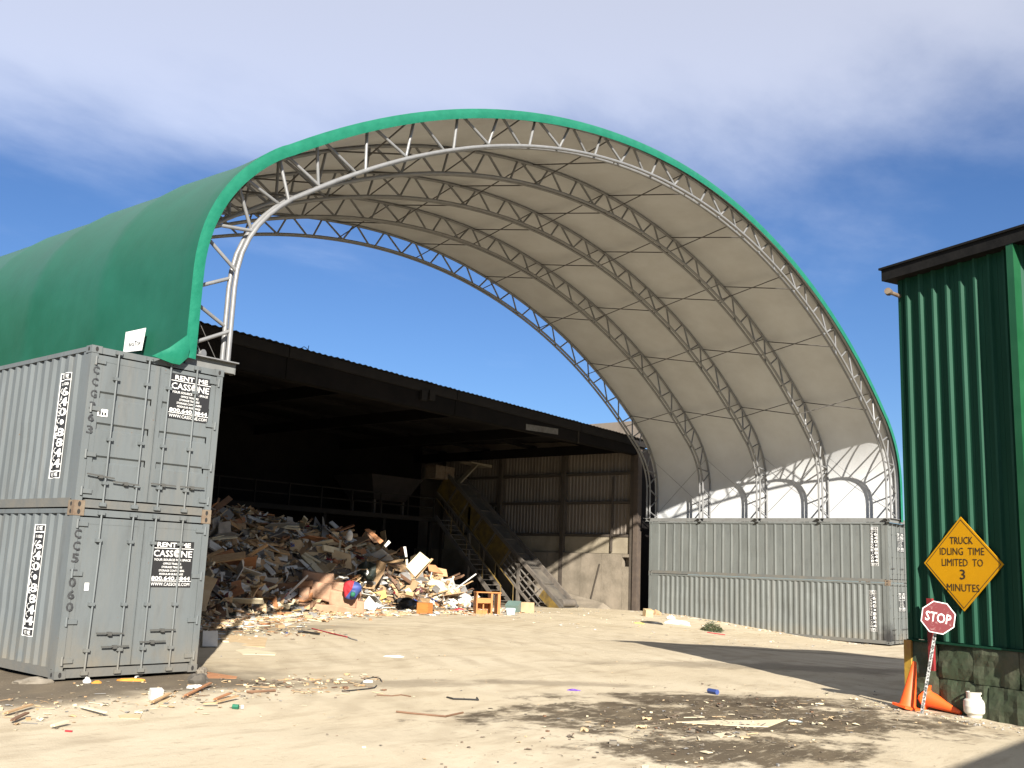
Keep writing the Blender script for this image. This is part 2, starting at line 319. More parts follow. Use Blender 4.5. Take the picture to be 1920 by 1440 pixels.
# ================================================================== SHIPPING CONTAINERS
def corr_profile(L, pitch, depth, flat, start=.16, end=.16):
    """(y, inset) pairs of a corrugated side along the length"""
    pts = [(0, 0), (start, 0)]; y = start; slope = (pitch-2*flat)/2 if flat*2 < pitch else pitch*.2
    while y + pitch < L-end:
        pts += [(y+slope, depth), (y+slope+flat, depth), (y+2*slope+flat, 0), (y+pitch, 0)]; y += pitch
    pts += [(L, 0)]
    return pts
def prof_at(pts, y):
    return lerp_tab(y, pts)
CONT = {}
def container(loc, label, style, GR=GREY, W=2.438, L=12.192, H=2.591):
    t = thing('shipping_container', label, 'container', loc, 'stacked shipping containers'); x, y, z = loc
    B = lambda n, m, f, sm_=False: (lambda mb: (f(mb), mb.build(n, m, t, sm_))[1])(MB())
    pw = .12
    for ix in (0, 1):
        for iy in (0, 1):
            X0 = x+(W-.165 if ix else 0); Y0 = y+(L-.18 if iy else 0)
            for iz in (0, 1):
                mb = MB(); Z0 = z+(H-.118 if iz else 0)
                ex = .006
                mb.box(X0-ex, X0+.165+ex, Y0-ex, Y0+.18+ex, Z0, Z0+.118)
                # dark discs on the casting's outer faces, standing for the shade in its slots
                yf = Y0-ex-.001 if not iy else Y0+.18+ex+.001
                ring = [(X0+.082+.026*math.cos(a), yf, Z0+.06+.042*math.sin(a)) for a in [2*math.pi*k/12 for k in range(12)]]
                mb.prism(ring, (0, .004 if not iy else -.004, 0), 1)
                xf = X0-ex-.001 if not ix else X0+.165+ex+.001
                ring = [(xf, Y0+.09+.03*math.cos(a), Z0+.06+.036*math.sin(a)) for a in [2*math.pi*k/12 for k in range(12)]]
                mb.prism(ring, (.004 if not ix else -.004, 0, 0), 1)
                mm = RUST if (style.get('rust', ()) and iz in style['rust'] and not iy) else (DIRTYGREY if iz == 0 else GR)
                mb.build('corner_casting', [mm, DARK], t)
            mb = MB(); mb.box(X0+(.003 if not ix else .165-pw), X0+(pw if not ix else .162), Y0+(.003 if not iy else .18-pw), Y0+(pw if not iy else .177), z+.118, z+H-.118); mb.build('corner_post', GR, t)
    for ix in (0, 1):
        xa = x+.002 if not ix else x+W-.062
        B('top_rail', GR, lambda mb: mb.box(xa, xa+.06, y+.186, y+L-.186, z+H-.085, z+H-.012))
        B('bottom_rail', DIRTYGREY, lambda mb: mb.box(xa+.008, xa+.052, y+.186, y+L-.186, z+.012, z+.155))
        pts = corr_profile(L-.24, *style['corr']); sgn = 1 if not ix else -1; xo = x+.012 if not ix else x+W-.012
        mb = MB(); grid = [[Vector((xo+sgn*(i_+max(0, .045*mnoise.noise(Vector((yy*.9, zz_*1.1, x))))*math.sin(math.pi*r_/9)), y+.12+yy, zz_)) for yy, i_ in pts] for r_, zz_ in [(r_, z+.14+(H-.21)*r_/9) for r_ in range(10)]]
        if ix: grid = grid[::-1]
        mb.sheet(grid[::-1]); mb.build('side_panel', GR, t)
        if ix == 0: CONT[t.name] = (pts, xo, y+.12)
    B('roof', GR, lambda mb: mb.box(x+.07, x+W-.07, y+.1, y+L-.1, z+H-.06, z+H-.02))
    B('rear_wall', GR, lambda mb: mb.box(x+.12, x+W-.12, y+L-.06, y+L-.02, z+.12, z+H-.12))
    B('door_header', GR, lambda mb: mb.box(x+.172, x+W-.172, y+.012, y+.12, z+H-.115, z+H-.012))
    B('door_sill', DIRTYGREY, lambda mb: mb.box(x+.172, x+W-.172, y+.002, y+.12, z+.012, z+.14))
    # two doors on the near end
    zb, zt = z+.165, z+H-.14; half = W/2
    for d in (0, 1):
        xa = x+.125 if d == 0 else x+half+.006; xb = x+half-.006 if d == 0 else x+W-.125
        yd = y+.02; prof = [(zb, 0)]
        for fz in style.get('grooves', ()):
            c = zb+(zt-zb)*fz; prof += [(c-.062, 0), (c-.034, .036), (c+.034, .036), (c+.062, 0)]
        prof += [(zt, 0)]
        mb = MB()
        e = .09
        for (p, q) in zip(prof, prof[1:]):
            mb.add([(xa+e, yd+p[1], p[0]), (xb-e, yd+p[1], p[0]), (xb-e, yd+q[1], q[0]), (xa+e, yd+q[1], q[0])], [(0, 1, 2, 3)])
            for sx in (xa+e, xb-e):
                if p[1] or q[1]: mb.add([(sx, yd, p[0]), (sx, yd+p[1], p[0]), (sx, yd+q[1], q[0]), (sx, yd, q[0])], [(0, 1, 2, 3)])
        mb.box(xa, xa+e, yd-.004, yd+.04, zb, zt); mb.box(xb-e, xb, yd-.004, yd+.04, zb, zt); mb.box(xa+e, xb-e, yd+.05, yd+.055, zb, zt)
        mb.box(xa+e, xb-e, yd-.004, yd+.04, zt-.10, zt+.002); mb.box(xa+e, xb-e, yd-.004, yd+.04, zb-.002, zb+.09)
        door = mb.build('door', GR, t)
        mb = MB(); mb.box(xb-.004 if d == 0 else xa-.004, (xb if d == 0 else xa)+.014, yd-.012, yd-.005, zb, zt); mb.build('door_gasket', GR, door)
        for kx, fx in enumerate((.30, .80) if d == 0 else (.16, .62)):
            bx = xa+(xb-xa)*fx
            mb = MB(); mb.tube((bx, yd-.045, z+.07), (bx+style.get('bend', 0)*(kx == 0 and d == 0), yd-.045, zt-.35), .0165, 8); mb.tube((bx, yd-.045, zt-.35), (bx, yd-.045, z+H-.05), .0165, 8)
            for zc in (z+.075, z+H-.06): mb.box(bx-.055, bx+.055, yd-.06, y+.01, zc-.03, zc+.03)
            bar = autosmooth(mb.build('locking_bar', GR, door))
            for zc in (zb+.25, zb+.95, zt-.35):
                mb = MB(); mb.box(bx-.045, bx+.045, yd-.066, yd-.002, zc-.025, zc+.025); mb.build('bar_guide', GR, bar)
        for (hx, hzz, tilt) in style['handles'][d]:
            xc_ = xa+(xb-xa)*hx; zc = zb+(zt-zb)*hzz
            mb = MB(); mb.beam((xc_-.23, yd-.06, zc+tilt), (xc_+.23, yd-.06, zc-tilt), .014, .022); mb.box(xc_-.03, xc_+.03, yd-.07, yd-.003, zc-.035, zc+.02); mb.build('door_handle', mat('handle_dark_steel', (.06, .06, .055), .6), door)
        for hzz in (.045, .30, .62, .955):
            zc = zb+(zt-zb)*hzz; hx0 = (x+.075 if d == 0 else x+W-.255)
            mb = MB(); mb.box(hx0, hx0+.18, yd-.032, yd-.002, zc-.035, zc+.035); mb.tube((x+.085 if d == 0 else x+W-.085, yd-.03, zc-.07), (x+.085 if d == 0 else x+W-.085, yd-.03, zc+.07), .02, 8); mb.build('hinge', GR, door)
    return t

def advert(t, o, wd, hd, yface):         # black rental advert on the right hand door; o = lower-left (x, z)
    X, Z_ = (1, 0, 0), (0, 0, 1); x, z = o; yb = yface
    mb = MB(); mb.box(x, x+wd, yb-.004, yb, z, z+hd); p = mb.build('advert_panel', BLACK, t)
    yt = yb-.0065; tx = MB()
    def line(s, fx0, fx1, fy0, fy1, bold=.02): text(tx, s, (x+wd*fx0, yt, z+hd*fy0), X, Z_, wd*(fx1-fx0), hd*(fy1-fy0), 0, bold)
    line('RENT  ME', .10, .92, .865, .965, .022)
    for fy in (.832, .125): tx.add([(x, yt, z+hd*fy), (x+wd, yt, z+hd*fy), (x+wd, yt, z+hd*(fy+.014)), (x, yt, z+hd*(fy+.014))], [(0, 1, 2, 3)])
    line('CASS', .03, .50, .655, .795, .012); line('NE', .70, .97, .655, .795, .012)
    c = Vector((x+wd*.60, yt, z+hd*.735)); R_ = hd*.085
    ring = lambda r, k0=0: [c+Vector((r*math.cos(2*math.pi*k/20), -k0, r*math.sin(2*math.pi*k/20))) for k in range(20)]
    tx.add(ring(R_), [tuple(range(20))]); tx.add([v for v in ring(R_*.86, .001)], [tuple(range(20))], 1); tx.add(ring(R_*.74, .002), [tuple(range(20))])
    for dx_ in (-.35, 0, .35):
        tx.add([c+Vector((R_*(dx_-.1), -.003, -R_*.5)), c+Vector((R_*(dx_+.1), -.003, -R_*.5)), c+Vector((R_*(dx_+.1), -.003, R_*.2)), c+Vector((R_*(dx_-.1), -.003, R_*.2))], [(0, 1, 2, 3)], 1)
    line('YOUR SOURCE FOR SPACE', .05, .95, .565, .615, .02)
    for i, s in enumerate(('OFFICE TRAILERS', 'STORAGE TRAILERS', 'STORAGE CONTAINERS', 'MODULAR BUILDINGS')):
        wl = (.44, .50, .62, .58)[i]; line(s, .5-wl/2, .5+wl/2, .485-.075*i, .53-.075*i, .02)
    line('800.640.8844', .03, .97, .148, .235, .02); line('WWW.CASSONE.COM', .03, .97, .03, .10, .008)
    tx.build('advert_lettering', [WHITE, BLACK], p)

def phone_strip(t, y0, y1, z0, z1, pts=None, xo=0, ybase=0, gap=.005):
    """tall black strip with stacked phone number, on the left (-x) side; text reads with y decreasing to the right"""
    wd, hd = y1-y0, z1-z0
    def tx(): return MB()
    bgm, wm = MB(), MB()
    def P(a, b, k): return Vector((0, y1-a*wd, z0+b*hd))    # a: 0..1 left to right in the picture
    def rect(mb, a0, a1, b0, b1): mb.add([P(a0, b0, 0), P(a1, b0, 0), P(a1, b1, 0), P(a0, b1, 0)], [(0, 1, 2, 3)])
    rect(wm, 0, 1, 0, 1)
    fr = .035
    tb = MB(); th = MB(); tn = MB(); te = MB(); tc_ = MB()
    for (b0, b1) in ((.008, .062), (.075, .925), (.938, .992)): rect(bgm, fr*1.5, 1-fr*1.5, b0, b1)
    X = (0, -1, 0); Z_ = (0, 0, 1)
    def tl(s, a0, a1, b0, b1, bold=.02, g_=None): text(g_ or tb, s, P(a0, b0, 0), X, Z_, (a1-a0)*wd, (b1-b0)*hd, 0, bold)
    tl('RENT ME', .15, .85, .018, .052, .018, th); tl('RENT ME', .15, .85, .948, .982, .018, th)
    tl('800', .60, .88, .875, .905, .015, te); tl('WWW', .14, .46, .875, .905, .015, tb)
    col = ['6', '4', '0', None, '8', '8', '4', '4']
    for i, s in enumerate(col):
        b1 = .855-i*.0965
        if s: tl(s, .50, .94, b1-.080, b1, .016, tn)
        else:
            c = P(.735, b1-.04, 0); r = wd*.13
            tn.add([c+Vector((0, r*math.cos(2*math.pi*k/14), r*math.sin(2*math.pi*k/14))) for k in range(14)], [tuple(range(14))])
    for i, s in enumerate('CASSONE.COM'):
        b1 = .855-i*.0705
        if s == '.': tl('o', .22, .32, b1-.04, b1-.02, .03, tc_)
        else: tl(s, .10, .40, b1-.056, b1, .008, tb if i < 7 else tc_)
    par = None
    for nm, mb, m, k in (('phone_strip', wm, WHITE, 1), ('strip_background', bgm, BLACK, 2), ('web_name', tb, WHITE, 3), ('web_suffix', tc_, WHITE, 3), ('prefix_lettering', te, WHITE, 3), ('phone_number', tn, WHITE, 3), ('rent_me_lettering', th, WHITE, 3)):
        bm = bmesh.new(); vv = [bm.verts.new(v) for v in mb.v]
        for f in mb.f:
            try: bm.faces.new([vv[i] for i in f])
            except ValueError: pass
        if pts:
            for yy, _ in pts:
                if y0 < yy+ybase < y1:
                    bmesh.ops.bisect_plane(bm, geom=bm.verts[:]+bm.edges[:]+bm.faces[:], plane_co=(0, yy+ybase, 0), plane_no=(0, 1, 0))
        bm.verts.ensure_lookup_table(); m2 = MB()
        bm.verts.index_update()
        m2.add([Vector((xo + (prof_at(pts, v.co.y-ybase) if pts else 0) - gap*k, v.co.y, v.co.z)) for v in bm.verts], [tuple(v.index for v in f.verts) for f in bm.faces]); bm.free()
        o = m2.build(nm, m, t if par is None else par)
        if par is None: par = o

LX, LY, LZ = 7.536, 15.431, .04
RX, RY, RZ = 44.095, 16.307, -.666
HC = 2.591
stdc = (.278, .036, .070)
cLL = container((LX, LY, LZ), 'lower grey container under another, plain doors marked CC5 060', dict(corr=stdc, rust=(1,), bend=.03, handles=([(.62, .22, .005), (.72, .13, -.002)], [(.45, .235, 0), (.30, .155, 0)])))
cLU = container((LX, LY, LZ+HC), 'upper grey container marked CCG363 with ribbed doors, green cover rising from its top', dict(corr=stdc, rust=(0,), grooves=(.27, .50, .72), handles=([(.22, .155, .02), (.62, .12, .012)], [(.22, .135, .004), (.72, .135, -.004)])))
cRL = container((RX, RY, RZ), 'lower grey container with close ribs, scorched corner, under the white arched lining', dict(corr=(.272, .036, .068), handles=([(.3, .2, 0)], [(.3, .2, 0), (.7, .2, 0)]), dusty=True, rust=(1,)), GREY3)
cRU = container((RX, RY, RZ+HC), 'upper grey container with wide flat ribs beneath the white arched lining', dict(corr=(.455, .032, .30), handles=([(.3, .2, 0)], [(.3, .2, 0)]), dusty=True, rust=(0,)), GREY2)

yd = LY+.016
for t, (bl, tr) in ((cLU, ((313, 783), (395, 722))), (cLL, ((279, 1101), (363, 1027)))):
    a = at(*bl, 1, yd); b = at(*tr, 1, yd)
    zlow = at((bl[0]+tr[0])/2, bl[1]+(6 if t is cLU else 0), 1, yd).z
    advert(t, (a.x, zlow), b.x-a.x, (b.x-a.x)*1.0, yd-.001)
def stack_letters(t, s, px0, px1, wl, hl):      # painted identification letters down the left door
    a = at(*px0, 1, LY); b = at(*px1, 1, LY); a.x = b.x = LX+.055; n = len(s); mb = MB()
    for i, ch in enumerate(s):
        if ch == ' ': continue
        f = i/(n-1); c = a.lerp(b, f); w_ = wl if ch not in '_' else wl; h_ = hl if ch != '_' else .02
        text(mb, ch, (c.x, LY-.004, c.z-h_/2), (1, 0, 0), (0, 0, 1), w_, h_, 0, .022)
        mb.build('identification_letter', STENCIL, t); mb = MB()
stack_letters(cLU, 'CCG363', (172, 692), (160, 804), .105, .125)
stack_letters(cLL, 'CC5_060', (135, 1000), (120, 1138), .115, .14)
for t, px in ((cLU, (192, 774)), (cLL, (162, 1100))):
    c = at(*px, 1, yd); mb = MB(); wq = .085 if t is cLU else .035
    mb.box(c.x-wq, c.x+wq, yd-.008, yd-.005, c.z-.06, c.z+.06); o = mb.build('paper_sticker', WHITE, t)
    if t is cLU:
        mb = MB()
        for k in range(3): mb.box(c.x-.06+.045*k, c.x-.03+.045*k, yd-.0095, yd-.009, c.z-.04, c.z+.01)
        mb.build('sticker_print', BLACK, o)
for t, z0, (pa, pb) in ((cLU, LZ+HC, ((122, 699), (93, 897))), (cLL, LZ, ((86, 983), (50, 1193)))):
    pts, xo, yb = CONT[t.name]
    a = at(pa[0], pa[1], 0, xo); b = at(pb[0], pb[1], 0, xo)
    yc = (a.y+b.y)/2; yc = yb+.16+.278*round((yc-.08-yb-.16+.07)/.278)-.07+.08
    phone_strip(t, yc-.17, yc+.17, b.z, a.z, pts, xo, yb)
for t, (pa, pb) in ((cRU, ((1638, 988), (1638, 1061))), (cRL, ((1636, 1107), (1637, 1184)))):
    pts, xo, yb = CONT[t.name]; a = at(*pa, 0, xo); b = at(*pb, 0, xo)
    phone_strip(t, a.y-.17, a.y+.17, b.z, a.z, pts, xo, yb)
for t, z0 in ((cRU, RZ+HC), (cRL, RZ)):
    advert(t, (RX+1.05, z0+1.35), .85, .85, RY+.015)
# soot mark on the lower right corner
mb = MB(); 
sootm = mat('soot_black', (.03, .03, .032), .95)

# ================================================================== FABRIC ARCH SHELTER
XC, HALF, RI = 27.1, 17.0, 26.3
def base_z(x): return 5.225 - .0208*(x-10.0)
def y_front(x): return 15.62 + .018*(x-10)
BAY = 3.09
def half_profile():
    pts = [(HALF, .18+.2*i) for i in range(8)]                      # straight leg up to 1.58
    p0 = Vector((HALF, 1.6)); p3 = Vector((15.6, 3.87)); tng = Vector((-.805, .593))
    p1 = p0+Vector((0, 1.0)); p2 = p3-tng*1.0
    for i in range(1, 13):
        t = i/13; pts.append(tuple(p0*(1-t)**3 + p1*3*t*(1-t)**2 + p2*3*t*t*(1-t) + p3*t**3))
    ph = math.asin(15.6/RI)
    for i in range(0, 34):
        a = ph*(1-i/33); pts.append((RI*math.sin(a), 8.97-RI+RI*math.cos(a)))
    return pts
hp = half_profile()
prof = [(-a, b) for a, b in hp] + [(a, b) for a, b in hp[-2::-1]]        # left foot -> crown -> right foot
acc = [0]
for a, b in zip(prof, prof[1:]): acc.append(acc[-1]+math.hypot(b[0]-a[0], b[1]-a[1]))
TOT = acc[-1]
def pin(s):
    s = min(max(s, 0), TOT)
    for i in range(len(acc)-1):
        if s <= acc[i+1] or i == len(acc)-2:
            t = (s-acc[i])/(acc[i+1]-acc[i]); a, b = prof[i], prof[i+1]
            d = Vector((b[0]-a[0], b[1]-a[1])).normalized()
            return Vector((a[0]+(b[0]-a[0])*t, a[1]+(b[1]-a[1])*t)), d
def pn(s):                                        # smoothed normal
    _, d1 = pin(s-.35); _, d2 = pin(s+.35); d = (d1+d2).normalized(); return Vector((-d.y, d.x))
def offs(s):                                      # truss depth: deeper at the legs
    e = min(s, TOT-s); return .645 + .25*(1-sm(e, 2, 18))
def W3(p2, k, dy=0):
    x = XC+p2.x; return Vector((x, y_front(x)+BAY*k+dy, base_z(x)+p2.y))
def P_in(s, k, dy=0): return W3(pin(s)[0], k, dy)
def P_out(s, k, dy=0, extra=0): return W3(pin(s)[0]+pn(s)*(offs(s)+extra), k, dy)

shel = thing('fabric_arch_shelter', 'huge open-ended green fabric arch shelter with white lining and steel trusses on stacked containers', 'shelter', (XC, 22, 0))
NS = 96
SS = [TOT*i/NS for i in range(NS+1)]
ULIST = [-.09, -.04] + [k+u for k in range(4) for u in (0, .06, .15, .3, .5, .7, .85, .94)] + [4.0, 4.06]
def coverpt(s, u, extra):
    k = int(math.floor(max(0, min(u, 3.9999)))); f = min(1, max(0, u-k)); sag = .058*4*f*(1-f) if 0 <= u <= 4 else 0
    e = min(s, TOT-s); sag *= sm(e, 0, 2.5)*.8+.2
    p = W3(pin(s)[0]+pn(s)*(offs(s)+.075-sag+extra), u, 0)
    if s < .01 or s > TOT-.01: p.z -= .12
    return p
mb = MB(); mb.sheet([[coverpt(s, u, 0) for u in ULIST] for s in SS]); cov = mb.build('cover', FABG, shel, True)
mb = MB(); mb.sheet([[coverpt(s, u, -.022) for u in ULIST[1:]] for s in SS][::-1]); mb.build('lining', FABW, shel, True)
# front and rear hem that wraps the end trusses
for nm, u, sg in (('hem', -.09, -1),):
    mb = MB(); rows = []
    for s in [TOT*i/260 for i in range(261)]:
        wr = (.030*mnoise.noise(Vector((s*5.5, sg, 0)))+.018*math.sin(s*19+2*mnoise.noise(Vector((s*2, 0, 0)))))*(1-sm(min(s, TOT-s), 3.5, 8)) + .012*mnoise.noise(Vector((s*2.2, sg, 4)))
        e = min(s, TOT-s); wd = .21
        q0 = coverpt(s, u, .012); q1 = coverpt(s, u, -.05); q2 = coverpt(s, u, -wd*.55); q3 = coverpt(s, u, -wd)
        q1.y += sg*(.004+wr*.6); q2.y += sg*(.006-wr*.6); q3.y -= sg*.012
        rows.append([q0, q1, q2, q3] if sg < 0 else [q3, q2, q1, q0])
    mb.sheet(rows); mb.build(nm, HEMG, shel, True)
# corner flap of the cover hanging over the container door
mb = MB(); fl = [(286, 667), (318, 652), (352, 628), (356, 655), (352, 671), (337, 684), (322, 681)]
pl = [at(px, py, 1, 15.30-.02*(i % 2)) for i, (px, py) in enumerate(fl)]
cen = sum(pl, Vector())/len(pl)+Vector((0, -.07, 0)); mb.add(pl+[cen]+[p+Vector((0, .02, 0)) for p in pl], [(i, (i+1) % 7, 7) for i in range(7)]+[tuple(range(8, 15))[::-1]]); autosmooth(mb.build('hanging_flap', HEMG, shel), 50)
# maker's plate on the cover
lp = [at(px, py, 0, 9.02) for px, py in ((232, 661), (266, 657), (274, 615), (237, 623))]
mb = MB(); mb.prism(lp, (-.012, 0, 0)); plate = mb.build('maker_sign', WHITE, shel)
o_ = lp[0]; xd_ = (lp[1]-lp[0]).normalized(); yd_ = (lp[3]-lp[0]).normalized(); wl_ = (lp[1]-lp[0]).length; hl_ = (lp[3]-lp[0]).length
mb = MB(); q = o_+Vector((-.016, 0, 0))
text(mb, 'BIG', q+xd_*wl_*.27+yd_*hl_*.26, xd_, yd_, wl_*.30, hl_*.16, 0, .015); text(mb, 'T', q+xd_*wl_*.58+yd_*hl_*.26, xd_, yd_, wl_*.12, hl_*.23, 0, .015); text(mb, 'OP', q+xd_*wl_*.70+yd_*hl_*.26, xd_, yd_, wl_*.22, hl_*.16, 0, .015)
arc = [q+xd_*wl_*(.13+.05*math.cos(a))+yd_*hl_*(.28+.2*math.sin(a)) for a in [rad(90+18*i) for i in range(6)]]
for a, b in zip(arc, arc[1:]): mb.add([a, b, b+xd_*.012, a+xd_*.012], [(0, 1, 2, 3)])
mb.build('sign_lettering', BLACK, plate)
unit = MB(); unit.tube((0, 0, 0), (0, 0, 1), 1, 8); UNIT = unit.mesh('web_tube', GALV); UNIT.polygons.foreach_set('use_smooth', [True]*len(UNIT.polygons)); UNIT.set_sharp_from_angle(angle=rad(50))
def rod(name, a, b, r, parent, me=None):
    d = b-a; L_ = d.length; q = d.to_track_quat('Z', 'Y').to_matrix().to_4x4()
    return linked(name, me or UNIT, Matrix.Translation(a) @ q @ Matrix.Diagonal((r, r, L_, 1)), parent)
NODES = [.05+1.02*i for i in range(6)]; NODES += [NODES[-1]+(TOT-2*NODES[-1])*i/21 for i in range(1, 21)]; NODES += [TOT-v_ for v_ in NODES[:6][::-1]]; NW = len(NODES)-1; PW = TOT/NW
CH = [TOT*i/120 for i in range(121)]
for k in range(5):
    mb = MB(); mb.path([P_out(s, k) for s in CH], .05, 8)
    arch = autosmooth(mb.build('arch_truss', GALV, shel), 60)
    for sg in (-1, 1):
        mb = MB(); mb.path([P_in(s, k, sg*.09) for s in CH], .047, 8); autosmooth(mb.build('inner_chord', GALV, arch), 60)
    for j in range(NW):
        s0 = NODES[j]; pw_ = NODES[j+1]-s0; so_ = s0+.06*pw_; si = s0+.52*pw_; s1 = s0+.96*pw_
        sg = 1 if j % 2 else -1
        rod('web', P_out(so_, k), P_in(si, k, sg*.09), .035, arch); rod('web', P_in(si+.10, k, -sg*.09), P_out(s1, k), .035, arch)
    for s in (0, TOT):
        mb = MB(); c = (P_in(s, k)+P_out(s, k))/2; mb.box(c.x-.62, c.x+.62, c.y-.19, c.y+.19, c.z-.02, c.z+.0); mb.build('base_plate', GALV, arch)
STEELUNIT = UNIT.copy(); STEELUNIT.materials.clear(); STEELUNIT.materials.append(mat('dull_brace_steel', (.10, .095, .09), .6, (.075, .072, .068), 4))
for k in range(4):
    for j in range(3, NW-1, 3):
        s = j*PW
        rod('sway_brace', P_in(s, k), P_out(s+.1, k+1), .020, shel, STEELUNIT); rod('sway_brace', P_out(s-.1, k), P_in(s, k+1), .020, shel, STEELUNIT)
    for s0, s1 in ((.3, 2.6), (TOT-.3, TOT-2.6)):
        rod('wall_cable', P_out(s0, k), P_out(s1, k+1), .007, shel, STEELUNIT); rod('wall_cable', P_out(s1, k), P_out(s0, k+1), .007, shel, STEELUNIT)
# steel beams on the container roofs that carry the trusses
for k in range(5):
    for s, (xa, xb) in ((0, (8.3, 10.28)), (TOT, (43.93, 45.95))):
        xa = 9.27 if (k == 0 and s == 0) else xa
        c = P_in(s, k); zt = c.z-.025; zb = (LZ if s == 0 else RZ)+2*HC+.004
        mb = MB(); mb.box(xa, xb, c.y-.07, c.y+.07, zt-.03, zt); mb.box(xa+.01, xb-.01, c.y-.012, c.y+.012, zb+.02, zt-.03); mb.box(xa, xb, c.y-.07, c.y+.07, zb, zb+.02)
        if k == 0: mb.box(xb-.012, xb, c.y-.085, c.y+.085, zb-.02, zt+.02); mb.box(xa, xb-.02, c.y-.088, c.y-.072, zb-.01, zt+.01)
        mb.build('cross_beam', BEAMG, shel)
for xa in (9.66, 44.2):
    zb = (LZ if xa < 20 else RZ)+2*HC+.006
    for k in range(4):
        ya = y_front(xa)+BAY*k+.1; mb = MB(); mb.box(xa-.09, xa+.09, ya, ya+BAY-.2, zb, zb+.17); mb.build('edge_beam', BEAMG, shel)
# cable, turnbuckle and ratchet winch at the front left foot
rod('guy_cable', at(372, 600, 1, 15.6), at(404, 672, 1, 15.6), .006, shel, STEELUNIT)
wc = at(377, 663, 1, 15.62); mb = MB(); mb.lathe([(.03, -.06), (.075, -.06), (.075, -.045), (.045, -.045), (.045, .045), (.075, .045), (.075, .06), (.03, .06)], wc, 14, 0, Euler((rad(90), 0, rad(20))).to_matrix()); autosmooth(mb.build('strap_winch', GALV, shel))
rod('winch_strap', at(366, 640, 1, 15.6), wc, .012, shel)

# ================================================================== TRANSFER STATION BUILDING
DKST = mat('near_black_steel', (.0075, .007, .0072), .9, (.012, .0105, .010), 1.2, .15, 12, spec=.06)  # colour darkened so that the interior's shade is partly in it
DKROOF = mat('old_dark_roofing', (.016, .015, .015), .9, (.022, .020, .019), 1.5, .3, 10, spec=.1)
CORR = mat('brown_grey_sheeting', (.175, .148, .12), .65, (.13, .107, .086), 1.2, .08, 8, stretch=(1, 1, .3))
LINER = mat('dusty_cream_liner', (.26, .225, .165), .8, (.20, .17, .122), 1.6, .15, 12)
CONC = mat('stained_concrete', (.23, .195, .15), .9, (.13, .11, .082), .9, .5, 9, detail=9)
GIRT = mat('dusty_girt_steel', (.045, .036, .028), .8, (.065, .052, .040), 3, .15, 12)
MZ0 = mat('dim_brown_steel', (.03, .025, .02), .85, (.02, .017, .014), 3, spec=.15)
bld = thing('transfer_station', 'dark steel waste transfer building with sagging black fascia, open front facing the yard', 'building', (25, 38, 0))
ft = lambda x: 9.58-.027*(x-17.93); fb = lambda x: 8.30-.0117*(x-19.4)
XR, XL, YF, YB = 44.62, 4.0, 29.42, 46.0
def slab(name, m, x0, x1, y0, y1, z0a, z0b, z1a, z1b, parent=bld):
    mb = MB(); mb.hexa([(x0, y0, z0a), (x1, y0, z0b), (x1, y1, z0b), (x0, y1, z0a), (x0, y0, z1a), (x1, y0, z1b), (x1, y1, z1b), (x0, y1, z1a)]); return mb.build(name, m, parent)
# fascia in sheets, each a panel of its own
nx = 14
for i in range(nx):
    xa = XL+(XR+.35-XL)*i/nx; xb = XL+(XR+.35-XL)*(i+1)/nx-.012; dy = .012*((i*7) % 3)
    mid = lambda x: ft(x)-.42
    slab('fascia_panel', DKST, xa, xb, YF-.03+dy, YF+.02+dy, fb(xa), fb(xb), mid(xa), mid(xb))
    slab('gutter_board', DKROOF, xa, xb, YF-.14+dy, YF+.02+dy, mid(xa)+.004, mid(xb)+.004, ft(xa)-.05, ft(xb)-.05)
mb = MB(); nr = 150                                            # corrugated roof sheet with wavy drip edge
row0, row1 = [], []
for i in range(nr*2+1):
    x = XL-.2+(XR+.6-XL+.4)*i/(nr*2); zz_ = ft(x)-.03+(.035 if i % 2 else -.005)+.02*mnoise.noise(Vector((x*.9, 0, 4)))
    row0.append(Vector((x, YF-.26+.03*mnoise.noise(Vector((x*1.7, 7, 0))), zz_))); row1.append(Vector((x, YB+.2, zz_+.5)))
mb.sheet([row0, row1]); mb.sheet([[p+Vector((0, 0, -.03)) for p in row1], [p+Vector((0, 0, -.03)) for p in row0]]); mb.sheet([[p+Vector((0, 0, -.03)) for p in row0], row0]); mb.build('roof', DKROOF, bld)
slab('eave_girder', DKST, XL, XR, YF+.05, YF+.35, fb(XL)-.02, fb(XR)-.02, fb(XL)+.45, fb(XR)+.45)
slab('bare_patch', mat('scraped_paint_patch', (.12, .115, .105), .8, (.07, .066, .06), 4, .3, 20), at(985, 805, 1, YF).x, at(1045, 812, 1, YF).x, YF-.045, YF-.034, at(985, 806, 1, YF).z, at(1045, 815, 1, YF).z, at(985, 795, 1, YF).z, at(1045, 804, 1, YF).z)
for px in (790, 805): 
    c = at(px, 742, 1, YF); slab('wall_lamp', DKROOF, c.x-.16, c.x+.16, YF-.2, YF-.034, c.z-.2, c.z-.2, c.z+.2, c.z+.2)
c = at(1083, 818, 1, YF); slab('fascia_strap', MZ0, c.x-.06, c.x+.06, YF-.06, YF-.034, c.z-.35, c.z-.35, c.z+.35, c.z+.35)
slab('rear_wall', DKST, XL, XR+.3, YB, YB+.1, -.3, -.3, 10.8, 10.8)
slab('left_wall', DKST, XL-.1, XL, YF, YB, -.3, -.3, 10.2, 10.2)
for i in range(7):
    x = 8+i*6; slab('rafter', DKST, x-.09, x+.09, YF+.36, YB, ft(x)-.75, ft(x)-.75, ft(x)-.25, ft(x)-.25)
for i in range(4):
    y = 33+i*3.6; slab('purlin', DKST, XL, XR, y-.05, y+.05, ft(XL)-.24, ft(XR)-.24, ft(XL)-.06, ft(XR)-.06)
